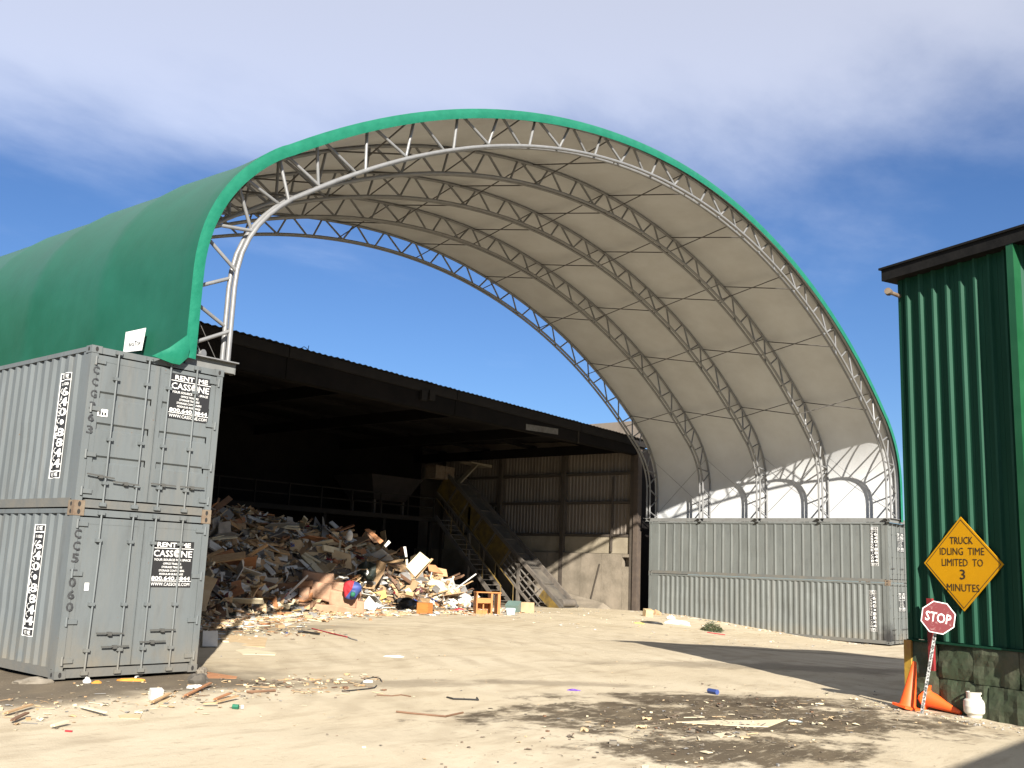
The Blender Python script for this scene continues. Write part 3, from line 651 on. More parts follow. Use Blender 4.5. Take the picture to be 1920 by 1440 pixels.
# right hand side wall: columns, girts, sheeting, liner, concrete push wall
cols = (29.72, 34.35, 39.0, 43.6)
for y in cols: slab('column', GIRT, XR-.32, XR-.02, y-.13, y+.13, -.1, -.1, 8.2, 8.2)
slab('corner_post', mat('dark_brown_post', (.055, .042, .034), .8, (.08, .06, .045), 3), XR-.42, XR-.04, YF-.1, YF+.16, -.1, -.1, 8.3, 8.3)
GZ = (3.80, 5.55, 7.1)
for z in GZ:
    for a, b in zip(cols, cols[1:]): slab('girt', GIRT, XR-.2, XR-.02, a+.135, b-.135, z-.07, z-.07, z+.06, z+.06)
for (y0, y1) in zip(cols, cols[1:]):
    for z0, z1 in ((3.88, 5.47), (5.62, 7.02), (7.17, 8.25)):
        n = 4
        for i in range(n):
            ya = y0+(y1-y0)*i/n; yb = y0+(y1-y0)*(i+1)/n-.008; mb = MB(); pr = []
            m_ = 5
            for j in range(m_):
                w_ = (yb-ya)/m_; yy = ya+j*w_; pr += [(yy, 0), (yy+w_*.55, 0), (yy+w_*.68, -.035), (yy+w_*.87, -.035)]
            pr.append((yb, 0)); mb.sheet([[Vector((XR+.0+dx, yy, zz_)) for yy, dx in pr] for zz_ in (z0, z1)]); mb.build('wall_sheet', CORR, bld)
slab('outer_wall', CORR, XR+.06, XR+.1, YF, YB, -.4, -.4, 9.9, 9.9)
slab('return_wall', DKST, XR+.12, XR+5, YF+.1, YF+.2, -1.2, -1.2, 8.45, 8.3)
for (y0, y1) in zip(cols, cols[1:]):
    n = 2
    for i in range(n):
        ya = y0+.14+(y1-y0-.28)*i/n; yb = y0+.14+(y1-y0-.28)*(i+1)/n-.012; slab('liner_board', LINER, XR-.16, XR-.03, ya, yb, 2.86, 2.86, 3.72, 3.72)
for (ya, yb, z0, z1) in ((29.5, 30.28, -.2, 2.2), (29.5, 30.28, 2.68, 2.84), (30.3, 31.6, -.2, 2.84), (31.62, 33.0, -.2, 2.84), (33.02, 35.3, -.2, 2.84), (35.32, 37.8, -.2, 2.84), (37.82, 40.5, -.2, 2.84), (40.52, 45.9, -.2, 2.84)):
    slab('concrete_panel', CONC, XR-.30, XR-.05, ya, yb, z0, z0, z1, z1)
mb = MB(); mb.beam((XR-.24, 31.05, 2.95), (XR-.24, 31.02, 6.9), .09, .09, (0, 1, 0)); mb.build('thin_post', GIRT, bld)
mb = MB(); mb.beam((XR-.34, 32.35, .0), (XR-.34, 31.7, 2.3), .06, .05, (1, 0, 0)); mb.build('leaning_bar', GIRT, bld)
mb = MB(); mb.beam((XR-.9, 30.1, .02), (XR-.9, 29.9, .02), .3, .1); 
# sloping concrete ramp foot beside the conveyor
mb = MB(); mb.hexa([(42.9, 31.0, -.15), (44.2, 30.6, -.15), (44.25, 34.0, -.15), (43.2, 34, -.15), (43.2, 31.6, .02), (44.25, 31.4, .3), (44.28, 34, .7), (43.4, 34, .5)]); mb.build('concrete_fillet', CONC, bld)
# broken cable on the roof edge
pp = [at(px, py, 1, YF-.1) for px, py in ((536, 645), (548, 650), (560, 655), (570, 650), (578, 655), (579, 648))]
mb = MB(); mb.path(pp, .014, 5); mb.build('loose_wire', DKROOF, bld)

# ================================================================== MEZZANINE
mez = thing('mezzanine_platform', 'dusty steel mezzanine deck on posts at the back of the dark building', 'platform', (33, 40.5, 0))
zm = 4.45; MZ = mat('shade_toned_mezzanine_steel', (.014, .012, .010), .9, (.020, .016, .013), 3, spec=.2)  # separate darker steel, with the gloom at the back put into its colour
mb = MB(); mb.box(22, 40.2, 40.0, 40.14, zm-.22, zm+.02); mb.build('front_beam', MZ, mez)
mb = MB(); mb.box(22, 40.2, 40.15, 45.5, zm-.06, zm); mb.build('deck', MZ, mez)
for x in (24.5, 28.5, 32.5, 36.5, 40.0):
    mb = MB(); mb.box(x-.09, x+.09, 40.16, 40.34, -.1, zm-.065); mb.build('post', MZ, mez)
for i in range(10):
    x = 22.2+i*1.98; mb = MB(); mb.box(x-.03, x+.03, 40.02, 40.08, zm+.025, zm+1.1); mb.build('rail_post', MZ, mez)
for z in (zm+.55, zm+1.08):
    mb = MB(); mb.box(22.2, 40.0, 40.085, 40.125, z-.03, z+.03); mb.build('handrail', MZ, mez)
hop = thing('sorting_hopper', 'rusty brown sorting hopper standing on the mezzanine deck beside the conveyor head', 'hopper', (38, 42, zm))
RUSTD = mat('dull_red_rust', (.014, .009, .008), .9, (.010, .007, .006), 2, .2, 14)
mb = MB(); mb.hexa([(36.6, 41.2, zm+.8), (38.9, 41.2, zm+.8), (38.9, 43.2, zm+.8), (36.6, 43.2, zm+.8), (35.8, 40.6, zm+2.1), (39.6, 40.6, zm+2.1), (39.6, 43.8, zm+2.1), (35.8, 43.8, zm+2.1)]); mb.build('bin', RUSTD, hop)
for x in (36.7, 38.8):
    for y in (41.3, 43.1): mb = MB(); mb.box(x-.07, x+.07, y-.07, y+.07, zm+.002, zm+.795); mb.build('leg', GIRT, hop)

# ================================================================== CONVEYOR
conv = thing('inclined_conveyor', 'tall inclined conveyor with black belt and yellow side panels rising to the mezzanine', 'conveyor', (41.9, 36, 0))
YEL = mat('worn_yellow_paint', (.17, .108, .018), .7, (.06, .042, .018), 2.2, .2, 14)
CSTEEL = mat('conveyor_dark_steel', (.075, .068, .06), .6, (.13, .11, .09), 2.5, .15, 14)
BELT = mat('dusty_black_belt', (.05, .046, .042), .7, (.11, .095, .075), 1.1, .1, 20)
B0, B1 = Vector((0, 31.9, .02)), Vector((0, 40.6, 7.12))
DV = (B1-B0).normalized(); UPV = Vector((0, -DV.z, DV.y))
def cp(x, f, h): return B0.lerp(B1, f) + UPV*h + Vector((x, 0, 0))
def cbox(name, m, x0, x1, f0, f1, h0, h1, parent=conv):
    mb = MB(); mb.hexa([cp(x0, f0, h0), cp(x1, f0, h0), cp(x1, f1, h0), cp(x0, f1, h0), cp(x0, f0, h1), cp(x1, f0, h1), cp(x1, f1, h1), cp(x0, f1, h1)]); return mb.build(name, m, parent)
XA, XB = 41.35, 42.75
cbox('side_rail', CSTEEL, XA, XA+.14, 0, 1, -.10, .08); cbox('side_rail', CSTEEL, XB-.12, XB, 0, 1, -.25, .10)
cbox('belt', BELT, XA+.15, XB-.13, .005, 1, -.16, -.12)
for i in range(9): cbox('flight', BELT, XA+.16, XB-.14, .06+i*.108, .063+i*.108, -.118, -.06)
cbox('lower_chord', CSTEEL, XA+.01, XA+.13, .16, .98, -1.32, -1.2)
for i, (f0, f1) in enumerate(((.40, .52), (.525, .64), (.645, .76), (.765, .87), (.875, .985))):
    pn_ = cbox('side_panel', YEL, XA+.02, XA+.05, f0, f1, -1.19, -.11)
    cbox('panel_batten', CSTEEL, XA-.005, XA+.018, f0+.004, f0+.012, -1.17, -.12, pn_)
for i in range(6):
    f = .10+i*.05; mb = MB(); mb.beam(cp(XA+.06, f, -.2), cp(XA+.06, f+.02, -1.15), .05, .05); mb.build('side_strut', CSTEEL, conv)
for i in range(3): cbox('inner_rail', mat('worn_bright_steel', (.30, .28, .25), .5, (.16, .14, .12), 4, metal=.4), XA+.05, XA+.10, .10, .42, -.42-.28*i, -.36-.28*i)
cbox('tail_guard', YEL, XA-.03, XA+.02, .0, .13, -.55, -.11)
mb = MB(); mb.tube((XA+.15, B0.y+.2, .25), (XB-.12, B0.y+.2, .25), .2, 14); autosmooth(mb.build('tail_drum', CSTEEL, conv))
hd = B1; mb = MB(); mb.box(40.35, 41.9, 40.4, 41.2, 6.72, 7.45); mb.build('head_box', RUST, conv)
for xq in (40.32, 41.1): mb = MB(); mb.box(xq, xq+.14, 40.35, 40.39, 6.7, 7.47); mb.build('head_bracket', RUST, conv)
mb = MB(); mb.beam((41.9, 40.0, 6.6), (42.9, 39.6, 7.75), .08, .35, (0, 1, 0)); mb.build('head_strut', LINER, conv)
mb = MB(); mb.hexa([(42.2, 39.4, 7.75), (44.0, 39.4, 7.62), (44.0, 40.3, 7.62), (42.2, 40.3, 7.75), (42.2, 39.4, 7.80), (44.0, 39.4, 7.78), (44.0, 40.3, 7.78), (42.2, 40.3, 7.8)]); mb.build('head_hood', LINER, conv)
for y, z in ((34.9, 2.3), (38.6, 5.3)):
    for x in (XA+.1, XB-.1): mb = MB(); mb.box(x-.08, x+.08, y-.08, y+.08, -.1, z-.15); mb.build('support_leg', CSTEEL, conv)
# stair beside the conveyor
st = thing('access_stair', 'narrow steel access stair with yellow handrails climbing beside the conveyor', 'stair', (40.4, 35, 0))
S0, S1 = Vector((0, 34.75, .0)), Vector((0, 39.6, 4.5))
for x in (39.75, 40.75): mb = MB(); mb.beam(S0+Vector((x, 0, .05)), S1+Vector((x, 0, .0)), .05, .22); mb.build('stringer', CSTEEL, st)
for i in range(17):
    p = S0.lerp(S1, (i+.7)/17.5); mb = MB(); mb.box(39.78, 40.72, p.y-.12, p.y+.12, p.z+.02, p.z+.05); mb.build('tread', CSTEEL, st)
for x in (39.75, 40.75):
    mb = MB(); mb.path([S0+Vector((x, -.1, .0)), S0+Vector((x, -.1, 1.0)), S1+Vector((x, 0, 1.0))], .03, 6); mb.build('handrail', YEL, st)
    for f in (.25, .5, .75): p = S0.lerp(S1, f)+Vector((x, 0, 0)); mb = MB(); mb.tube(p, p+Vector((0, 0, .98)), .022, 6); mb.build('baluster', YEL, st)

# ================================================================== GREEN METAL BUILDING
GMET = mat('dark_green_wall_paint', (.005, .036, .019), .55, (.008, .046, .026), 1.6, .1, 9, spec=.15, stretch=(1, 1, .25))
GRIB = mat('green_rib_paint_sunlit', (.009, .046, .027), .55, (.018, .066, .042), 2.5, .1, 12, spec=.12, stretch=(1, 1, .15))  # lighter copy of the wall green, puts sunlight on the ribs into colour
GTRIM = mat('bright_green_trim', (.006, .06, .022), .42, (.01, .075, .03), 2)
GCON = mat('green_painted_concrete', (.030, .045, .021), .75, (.075, .072, .045), 2.2, .9, 8, detail=9, lo=.42, hi=.72)
TAR = mat('black_tar_fascia', (.009, .009, .009), .85, (.014, .0135, .013), 4, .2, 14, spec=.08)
WC = Vector((17.36, 6.08, 0)); wa = rad(22); AL = Vector((-math.sin(wa), -math.cos(wa), 0)); NRM = Vector((-math.cos(wa), math.sin(wa), 0)); UPZ = Vector((0, 0, 1))
def wp(s, z, o=0): return WC + AL*s + NRM*o + UPZ*z
gb = thing('green_metal_building', 'dark green ribbed metal building on a painted concrete base with black eave', 'building', WC+AL*3-NRM*3)
def wbox(name, m, s0, s1, z0, z1, o0, o1, parent=gb):
    mb = MB(); mb.hexa([wp(s0, z0, o1), wp(s1, z0, o1), wp(s1, z0, o0), wp(s0, z0, o0), wp(s0, z1, o1), wp(s1, z1, o1), wp(s1, z1, o0), wp(s0, z1, o0)]); return mb.build(name, m, parent)
ZM, ZT = 1.08, 7.32; RP = .272; LEN = 7.5
nr = int(LEN/RP)
for i in range(nr):
    s = .02+i*RP; sh = wbox('wall_sheet', GMET, s, s+RP-.004, ZM, ZT, -.03, 0)
    c = s+.15
    mb = MB(); mb.hexa([wp(c-.06, ZM+.01, .001), wp(c+.035, ZM+.01, .001), wp(c+.035, ZT-.1, .001), wp(c-.06, ZT-.1, .001), wp(c-.028, ZM+.01, .05), wp(c+.012, ZM+.01, .05), wp(c+.012, ZT-.1, .05), wp(c-.028, ZT-.1, .05)]); mb.build('rib', GRIB, sh)
wbox('corner_trim', GMET, -.05, .05, ZM-.06, ZT, -.12, .012)
wbox('base_flashing', GMET, -.03, LEN, ZM-.035, ZM-.005, -.03, .07)
wbox('downpipe', GTRIM, 2.24, 2.36, 1.0, ZT-.05, .004, .21)
wbox('eave_fascia', TAR, -.22, LEN, ZT-.10, ZT+.10, -.2, .22)
wbox('roof_edge', TAR, -.26, LEN, ZT+.104, ZT+.14, -1.5, .25)
# concrete base in blocks with broken edges
bs = [(-.03, .55, 0, 1.04), (.56, 1.2, .52, 1.04), (1.21, 2.0, .50, 1.04), (.56, 1.45, 0, .51), (1.46, 2.3, 0, .49), (2.01, 3.2, .5, 1.04), (2.31, 3.4, 0, .49), (3.21, 7.5, .5, 1.04), (3.41, 7.5, 0, .49)]
for i, (s0, s1, z0, z1) in enumerate(bs):
    bm = bmesh.new(); nu, nv = max(3, int((s1-s0)/.08)), max(3, int((z1-z0)/.08)); dep = -.02 if i % 2 else .0
    grid = []
    for a in range(nu+1):
        col = []
        for b in range(nv+1):
            s = s0+(s1-s0)*a/nu; z = z0+(z1-z0)*b/nv; e = min(a, nu-a, b, nv-b)
            o = .05+dep+(.0 if e else -.014)+.05*mnoise.noise(Vector((s*2.2, z*2.2, i)))+.025*mnoise.noise(Vector((s*7, z*7, 2)))+.10*(1-sm(z, 0, .55))*abs(mnoise.noise(Vector((s*3.3, 1, 8))))
            col.append(wp(s, z-(.1 if z0 == 0 and b == 0 else 0), o))
        grid.append(col)
    mb = MB(); mb.sheet(grid)
    mb.hexa([wp(s0, z0-.1*(z0 == 0), -.01), wp(s1, z0-.1*(z0 == 0), -.01), wp(s1, z0-.1*(z0 == 0), -.3), wp(s0, z0-.1*(z0 == 0), -.3), wp(s0, z1, -.01), wp(s1, z1, -.01), wp(s1, z1, -.3), wp(s0, z1, -.3)])
    mb.build('concrete_block', GCON, gb)
# far gable side that stays hidden, and the rest of the box, so that its shadow is right
mb = MB(); mb.hexa([wp(0, -.2, -.31), wp(LEN, -.2, -.31), wp(LEN, -.2, -9), wp(0, -.2, -9), wp(0, ZT, -.31), wp(LEN, ZT, -.31), wp(LEN, ZT, -9), wp(0, ZT, -9)]); mb.build('building_body', GMET, gb)
wbox('roof_slab', TAR, -.22, LEN, ZT+.01, ZT+.1, -9.2, -.21)
# corner guard painted yellow over rust
YELR = mat('yellow_guard_paint', (.40, .25, .03), .6, (.26, .12, .03), 3, .3, 14)
wbox('corner_guard', YELR, -.07, .075, -.05, 1.06, .06, .10)
wbox('corner_guard_side', YELR, -.075, -.045, -.05, 1.06, -.12, .06)
wbox('red_post', mat('faded_red_paint', (.22, .012, .015), .6, (.12, .015, .015), 5), .46, .56, .62, 1.75, .10, .15)
# floodlight on the corner
fl_ = thing('flood_light', 'small rusty pipe fitting sticking out below the black eave corner', 'lamp', wp(-.1, 6.75, 0))
a = wp(-.02, 6.93, -.05); b = at(1666, 547, 1, a.y+.1)
mb = MB(); mb.tube(a, b, .035, 10); autosmooth(mb.build('arm', RUST, fl_)); mb = MB(); mb.lathe([(.02, -.05), (.06, -.045), (.065, .03), (.05, .06), (.01, .065)], b, 12, 0, Euler((0, rad(100), 0)).to_matrix()); autosmooth(mb.build('lamp_head', RUST, fl_))

# ------------------------------------------------------------------ yellow diamond sign
sgn = thing('diamond_sign', 'yellow diamond warning sign about truck idling on the green wall', 'sign', wp(1.12, 1.6, .06))
SY = mat('yellow_sign_face', (.50, .245, .004), .6, (.45, .215, .004), 1.5, spec=.15); SB = mat('sign_black', (.03, .02, .012), .5)
cs, cz, hd_ = 1.11, 2.315, .735
def sp(u, v, o=.075): return wp(cs+u, cz+v, o)
mb = MB(); mb.prism([sp(0, hd_), sp(hd_, 0), sp(0, -hd_), sp(-hd_, 0)], -NRM*.012); mb.build('plate', SY, sgn)
mb = MB()
for k in range(4):
    r1, r2 = hd_*.945, hd_*.925; q = [(0, 1), (1, 0), (0, -1), (-1, 0)]; a, b = q[k], q[(k+1) % 4]
    mb.add([sp(a[0]*r1, a[1]*r1, .0775), sp(b[0]*r1, b[1]*r1, .0775), sp(b[0]*r2, b[1]*r2, .0775), sp(a[0]*r2, a[1]*r2, .0775)], [(0, 1, 2, 3)])
mb.build('border_line', SB, sgn)
hl = .115
for s, v, wd_ in (('TRUCK', .305, .43), ('IDLING  TIME', .135, .82), ('LIMITED  TO', -.04, .76), ('3', -.245, .10), ('MINUTES', -.43, .60)):
    h_ = hl*(1.35 if s == '3' else 1); mb = MB(); text(mb, s, sp(-wd_/2, v, .079), AL, UPZ, wd_, h_, 0, (0 if 'M' in s else .008)); mb.build('lettering', SB, sgn)
# ------------------------------------------------------------------ stop sign on a leaning perforated post
bp_ = hit(1728, 1338, gz); stp = thing('stop_sign', 'faded red octagonal stop sign on a leaning perforated steel post', 'sign', bp_)
tp = at_plane(1757, 1170, bp_, Vector((.94, .34, 0))); tp = tp + Vector((-.02, 0, 0))
ax = (tp-bp_).normalized()
# sign centre
sc_ = at_plane(1759, 1158, tp+Vector((-.06, -.02, 0)), Vector((.94, .34, 0)))
ppx = (sc_+ax*.2-bp_); 
PERF = mat('perforated_post_steel', (.42, .42, .40), .5, (.12, .12, .115), 30, 0, metal=.5, lo=.45, hi=.55)
sd = Vector((.34, -.94, 0)); ftn = sd.cross(ax).normalized()
if ftn.dot(EYE-tp) < 0: ftn = -ftn
mb = MB(); L_ = (sc_-bp_).length+.2; M_ = Matrix((sd, ftn, ax)).transposed()
mb.obox(bp_+ax*(L_/2-.12), (.05, .022, L_+.2), M_)
post = mb.build('post', PERF, stp)
holes = MB()
for i in range(int(L_/.05)): holes.obox(bp_+ax*(.05+i*.05)+ftn*.0115, (.016, .003, .02), M_)
holes.build('post_hole_shade', DARK, post)  # dark plates on the post face stand for the shade in its holes
RED = mat('faded_red_sign', (.115, .006, .009), .6, (.26, .15, .14), 16, 0, lo=.58, hi=.72)
n_ = (ftn + Vector((0, 0, .04))).normalized(); xs_ = Vector((0, 0, 1)).cross(n_).normalized(); ys_ = n_.cross(xs_)
rot = rad(9); xs2 = xs_*math.cos(rot)+ys_*math.sin(rot)*(-1); ys2 = xs_*math.sin(rot)+ys_*math.cos(rot)
pc = sc_+n_*.03
def octo(r, o): return [pc+n_*o+(xs2*math.cos(rad(22.5+45*k))+ys2*math.sin(rad(22.5+45*k)))*r for k in range(8)]
RS = .262
mb = MB(); mb.prism(octo(RS, 0), -n_*.006); mb.build('plate', WHITE, stp)
mb = MB(); mb.add(octo(RS*.94, .002), [tuple(range(8))]); mb.build('red_face', RED, stp)
mb = MB(); text(mb, 'STOP', pc+n_*.004-xs2*.185-ys2*.075, xs2, ys2, .37, .15, 0, .012); mb.build('lettering', mat('sign_white_worn', (.62, .55, .52), .6, (.75, .72, .70), 9), stp)
# ------------------------------------------------------------------ traffic cones
ORG = mat('orange_cone_rubber', (.75, .10, .012), .55, (.62, .08, .012), 4)
def cone(name, label, base, axis, facing=0, h=.71, sq=.36):
    t = thing(name, label, 'cone', base, 'orange traffic cones by the stop sign'); z = Vector(axis).normalized(); x = z.orthogonal().normalized()
    x = (Matrix.Rotation(facing, 3, z) @ x); y = z.cross(x); M = Matrix((x, y, z)).transposed()
    mb = MB(); a = sq/2; ch = a*.8
    ring = [(a, ch), (ch, a), (-ch, a), (-a, ch), (-a, -ch), (-ch, -a), (ch, -a), (a, -ch)]
    mb.prism([Vector(base)+M @ Vector((p, q, 0)) for p, q in ring], z*.035); mb.build('base', ORG, t)
    mb = MB(); mb.lathe([(.145, .036), (.125, .06), (.032, h-.02), (.026, h), (.014, h), (.014, h-.06)], base, 20, 0, M); autosmooth(mb.build('body', ORG, t)); return t
b1 = hit(1701, 1330, gz); tipd = at_plane(1712, 1262, b1, Vector((.9, .43, 0)))-b1
cone('traffic_cone', 'orange traffic cone standing tilted against the yellow corner guard', b1+Vector((0, 0, .02)), tipd, .3, .74)
c2 = hit(1742, 1330, gz)+Vector((0, 0, .17)); tip2 = hit(1802, 1341, gz)+Vector((0, 0, .03))
cone('traffic_cone', 'orange traffic cone lying on its side between stop sign and white tank', c2, tip2-c2, .0, (tip2-c2).length)
# ------------------------------------------------------------------ propane tank
TNK = mat('white_tank_enamel', (.55, .53, .47), .4, (.47, .45, .39), 5)
pb = hit(1828, 1345, gz); tk = thing('propane_tank', 'small white propane cylinder standing by the concrete base', 'tank', pb)
rk = .158
mb = MB(); mb.lathe([(.105, 0), (.112, .04), (.105, .045)], pb, 22); autosmooth(mb.build('foot_ring', TNK, tk))
mb = MB(); mb.lathe([(.06, .035), (.12, .043), (.15, .07), (rk, .10), (rk, .155), (rk+.002, .16), (rk+.002, .168), (rk, .173), (rk, .215), (.15, .248), (.12, .275), (.06, .288), (.02, .29)], pb, 26); autosmooth(mb.build('body', TNK, tk), 30)
mb = MB(); nseg = 26                                           # collar with hand-hole openings
for k in range(nseg):
    a0, a1 = 2*math.pi*k/nseg, 2*math.pi*(k+1)/nseg; gap = (k % 13) in (5, 6, 7)
    for z0, z1 in (((.262, .31), (.345, .375)) if gap else ((.262, .375),)):
        P8 = [pb+Vector((r*math.cos(a), r*math.sin(a), z)) for z in (z0, z1) for r, a in ((.112, a0), (.112, a1), (.104, a1), (.104, a0))]
        mb.hexa([P8[0], P8[1], P8[2], P8[3], P8[4], P8[5], P8[6], P8[7]])
mb.build('collar', TNK, tk); mb = MB(); mb.tube(pb+Vector((0, 0, .285)), pb+Vector((0, 0, .34)), .022, 8); mb.build('valve', mat('brass_valve', (.35, .24, .08), .4, metal=.8), tk)
# ------------------------------------------------------------------ yellow kerb block at the right edge
kb = hit(1905, 1340, gz); mb = MB(); mb.beam(kb+Vector((.1, .15, .045)), kb+AL*1.2+Vector((0, 0, .05)), .16, .12); tag(mb.build('kerb_block', mat('yellow_kerb_paint', (.55, .33, .03), .6, (.45, .25, .03), 5), org=kb), 'yellow painted timber kerb lying at the foot of the concrete base', 'kerb')
# ------------------------------------------------------------------ unseen building added behind the camera to cast the shade on the yard
sh = thing('unseen_shade_building', 'plain cream building added out of view to shade the yard beside the green building', 'building', (9, -7, 0))
CRM = mat('cream_siding', (.5, .46, .38), .7, (.44, .40, .33), 2)
mb = MB(); mb.box(5, 16, -10, -4.0, -.3, 4.6); mb.build('wall', CRM, sh)
mb = MB(); mb.box(4.8, 16.2, -10.2, -3.78, 4.61, 4.8); mb.build('roof', TAR, sh)
mb = MB(); mb.box(8, 9, -3.99, -3.93, 0, 2.1); mb.build('door', DKST, sh)
for xw in (10.2, 12.4): 
    mb = MB(); mb.box(xw, xw+1.3, -3.99, -3.95, 1.0, 2.2); mb.build('window', mat('dark_glass', (.02, .025, .03), .1), sh)
# ================================================================== WASTE HEAP
def hsl(c, f): return tuple(min(1, v*f) for v in c)
PAL = {
 'cardboard': mat('cardboard_brown', (.351, .236, .132), .85, (.270, .176, .095), 3),
 'tan': mat('cardboard_tan', (.486, .365, .216), .85, (.392, .284, .162), 3),
 'rusty': mat('orange_brown_board', (.351, .162, .068), .8, (.270, .121, .054), 3),
 'wood': mat('raw_scrap_wood', (.405, .270, .142), .8, (.297, .189, .095), 6, stretch=(1, 1, 4)),
 'darkwood': mat('dark_stained_wood', (.162, .088, .047), .75, (.115, .061, .035), 5),
 'white': mat('white_scrap', (.52, .51, .48), .7, (.42, .41, .38), 3),
 'cream': mat('cream_board', (.567, .499, .351), .75, (.486, .419, .284), 2),
 'grey': mat('grey_scrap', (.216, .209, .196), .8, (.149, .142, .135), 3),
 'black': mat('black_plastic', (.012, .012, .013), .38, (.02, .02, .02), 4),
 'blackgreen': mat('dark_green_plastic_film', (.018, .024, .018), .3, (.03, .035, .028), 5),
 'blue': mat('blue_scrap', (.025, .05, .22), .6, (.035, .06, .16), 4),
 'red': mat('red_cloth', (.32, .012, .02), .75, (.25, .01, .018), 5),
 'green': mat('green_cloth', (.01, .11, .06), .75),
 'purple': mat('purple_scrap', (.09, .03, .26), .6),
 'yellow': mat('yellow_foam', (.45, .33, .10), .8, (.38, .26, .08), 4),
 'orange': mat('orange_cloth', (.48, .21, .025), .8, (.42, .17, .02), 5),
 'maroon': mat('maroon_cloth', (.10, .03, .03), .8, (.07, .02, .022), 6),
 'sofa': mat('brown_sofa_fabric', (.33, .20, .125), .9, (.27, .16, .10), 4, .2, 20),
 'desk': mat('orange_varnished_pine', (.40, .155, .035), .55, (.34, .12, .028), 4, stretch=(1, 1, 5)),
 'binteal': mat('grey_green_plastic', (.13, .19, .17), .5, (.11, .165, .15), 4),
 'paleblue': mat('pale_blue_plastic', (.33, .42, .45), .5),
 'soil': mat('heap_dirt', (.101, .078, .057), .95, (.162, .124, .088), 1.2, .9, 8, detail=9),
}
# body of the heap, under the loose pieces
mb = MB(); hx = [8+.22*i for i in range(138)]; hy = [22+.22*i for i in range(66)]
keep = {}
for i, x in enumerate(hx):
    for j, y in enumerate(hy):
        h = hz(x, y)-gz(x, y)
        if h > .02 or y > 34: keep[(i, j)] = len(mb.v); mb.v.append(Vector((x, y, hz(x, y)-.02)))
for i in range(len(hx)-1):
    for j in range(len(hy)-1):
        q = [(i, j), (i+1, j), (i+1, j+1), (i, j+1)]
        if all(k in keep for k in q): mb.f.append(tuple(keep[k] for k in q)); mb.m.append(0)
ho = mb.build('waste_heap', PAL['soil'], smooth=True, org=(24, 33, 0)); ho['kind'] = 'stuff'; tag(ho, 'large heap of mixed demolition waste filling the open building', 'waste heap')
def rnd_rot(tilt=1.0):
    return (Matrix.Rotation(random.uniform(0, 6.283), 3, 'Z') @ Matrix.Rotation(random.gauss(0, .5)*tilt, 3, 'X') @ Matrix.Rotation(random.gauss(0, .5)*tilt, 3, 'Y'))
def crumple(mb, c, sx, sy, M, mi, n=2, amp=.25):
    pts = [[Vector(c)+M @ Vector((sx*(a/n-.5)*(1+random.uniform(-.15, .15)), sy*(b/n-.5)*(1+random.uniform(-.15, .15)), random.uniform(-amp, amp)*min(sx, sy))) for b in range(n+1)] for a in range(n+1)]
    mb.sheet(pts, mi)
PAL['rock'] = mat('broken_concrete', (.17, .148, .115), .9, (.12, .102, .078), 4, .6, 12); PAL['rock2'] = mat('dark_rubble', (.075, .066, .053), .95, (.053, .045, .036), 3, .6, 10)
KEYS = list(PAL); IDX = {k: i for i, k in enumerate(KEYS)}; ALLM = [PAL[k] for k in KEYS]
WTS = [('cardboard', 20), ('tan', 14), ('rusty', 5), ('wood', 15), ('darkwood', 13), ('white', 13), ('cream', 8), ('grey', 11), ('black', 7), ('blackgreen', 4), ('blue', .4), ('red', .4), ('maroon', 2), ('yellow', 1)]
def rmat(): return IDX[random.choices([k for k, _ in WTS], [v for _, v in WTS])[0]]
def piece(mb, c, s, mi, tilt=1.0):
    k = random.random(); M = rnd_rot(tilt)
    if k < .50: crumple(mb, c, s*random.uniform(.6, 1.5), s*random.uniform(.5, 1.2), M, mi, 3, .2)
    elif k < .70: mb.obox(c, (s*random.uniform(1.5, 3.4), s*random.uniform(.10, .2), s*.07), M, mi)
    elif k < .90: mb.obox(c, (s*random.uniform(.7, 1.3), s*random.uniform(.5, 1.0), s*random.uniform(.03, .1)), M, mi)
    else: mb.obox(c, (s*random.uniform(.5, .9), s*random.uniform(.4, .8), s*random.uniform(.3, .6)), M, mi)
small = MB(); cnt = 0
while cnt < 6500:
    x = random.uniform(12, 37.8); y = random.uniform(22.5, 36.5); h = hz(x, y)-gz(x, y)
    if h < .06 and random.random() > .12: continue
    if h <= 0 and (x < 13 or y < lerp_tab(x, TOE)-2.6): continue
    lift = random.uniform(-.02, .10) if h > .1 else .012
    s = random.choice((.10, .15, .2, .28, .36, .46)) if h > .1 else random.choice((.08, .12, .18))
    piece(small, (x, y, hz(x, y)+lift), s, rmat(), 1.0 if h > .1 else .15); cnt += 1
o = small.build('loose_waste', ALLM, org=(24, 33, 0)); o['kind'] = 'stuff'; tag(o, 'small scraps of wood, paper and plastic covering the waste heap', 'debris')

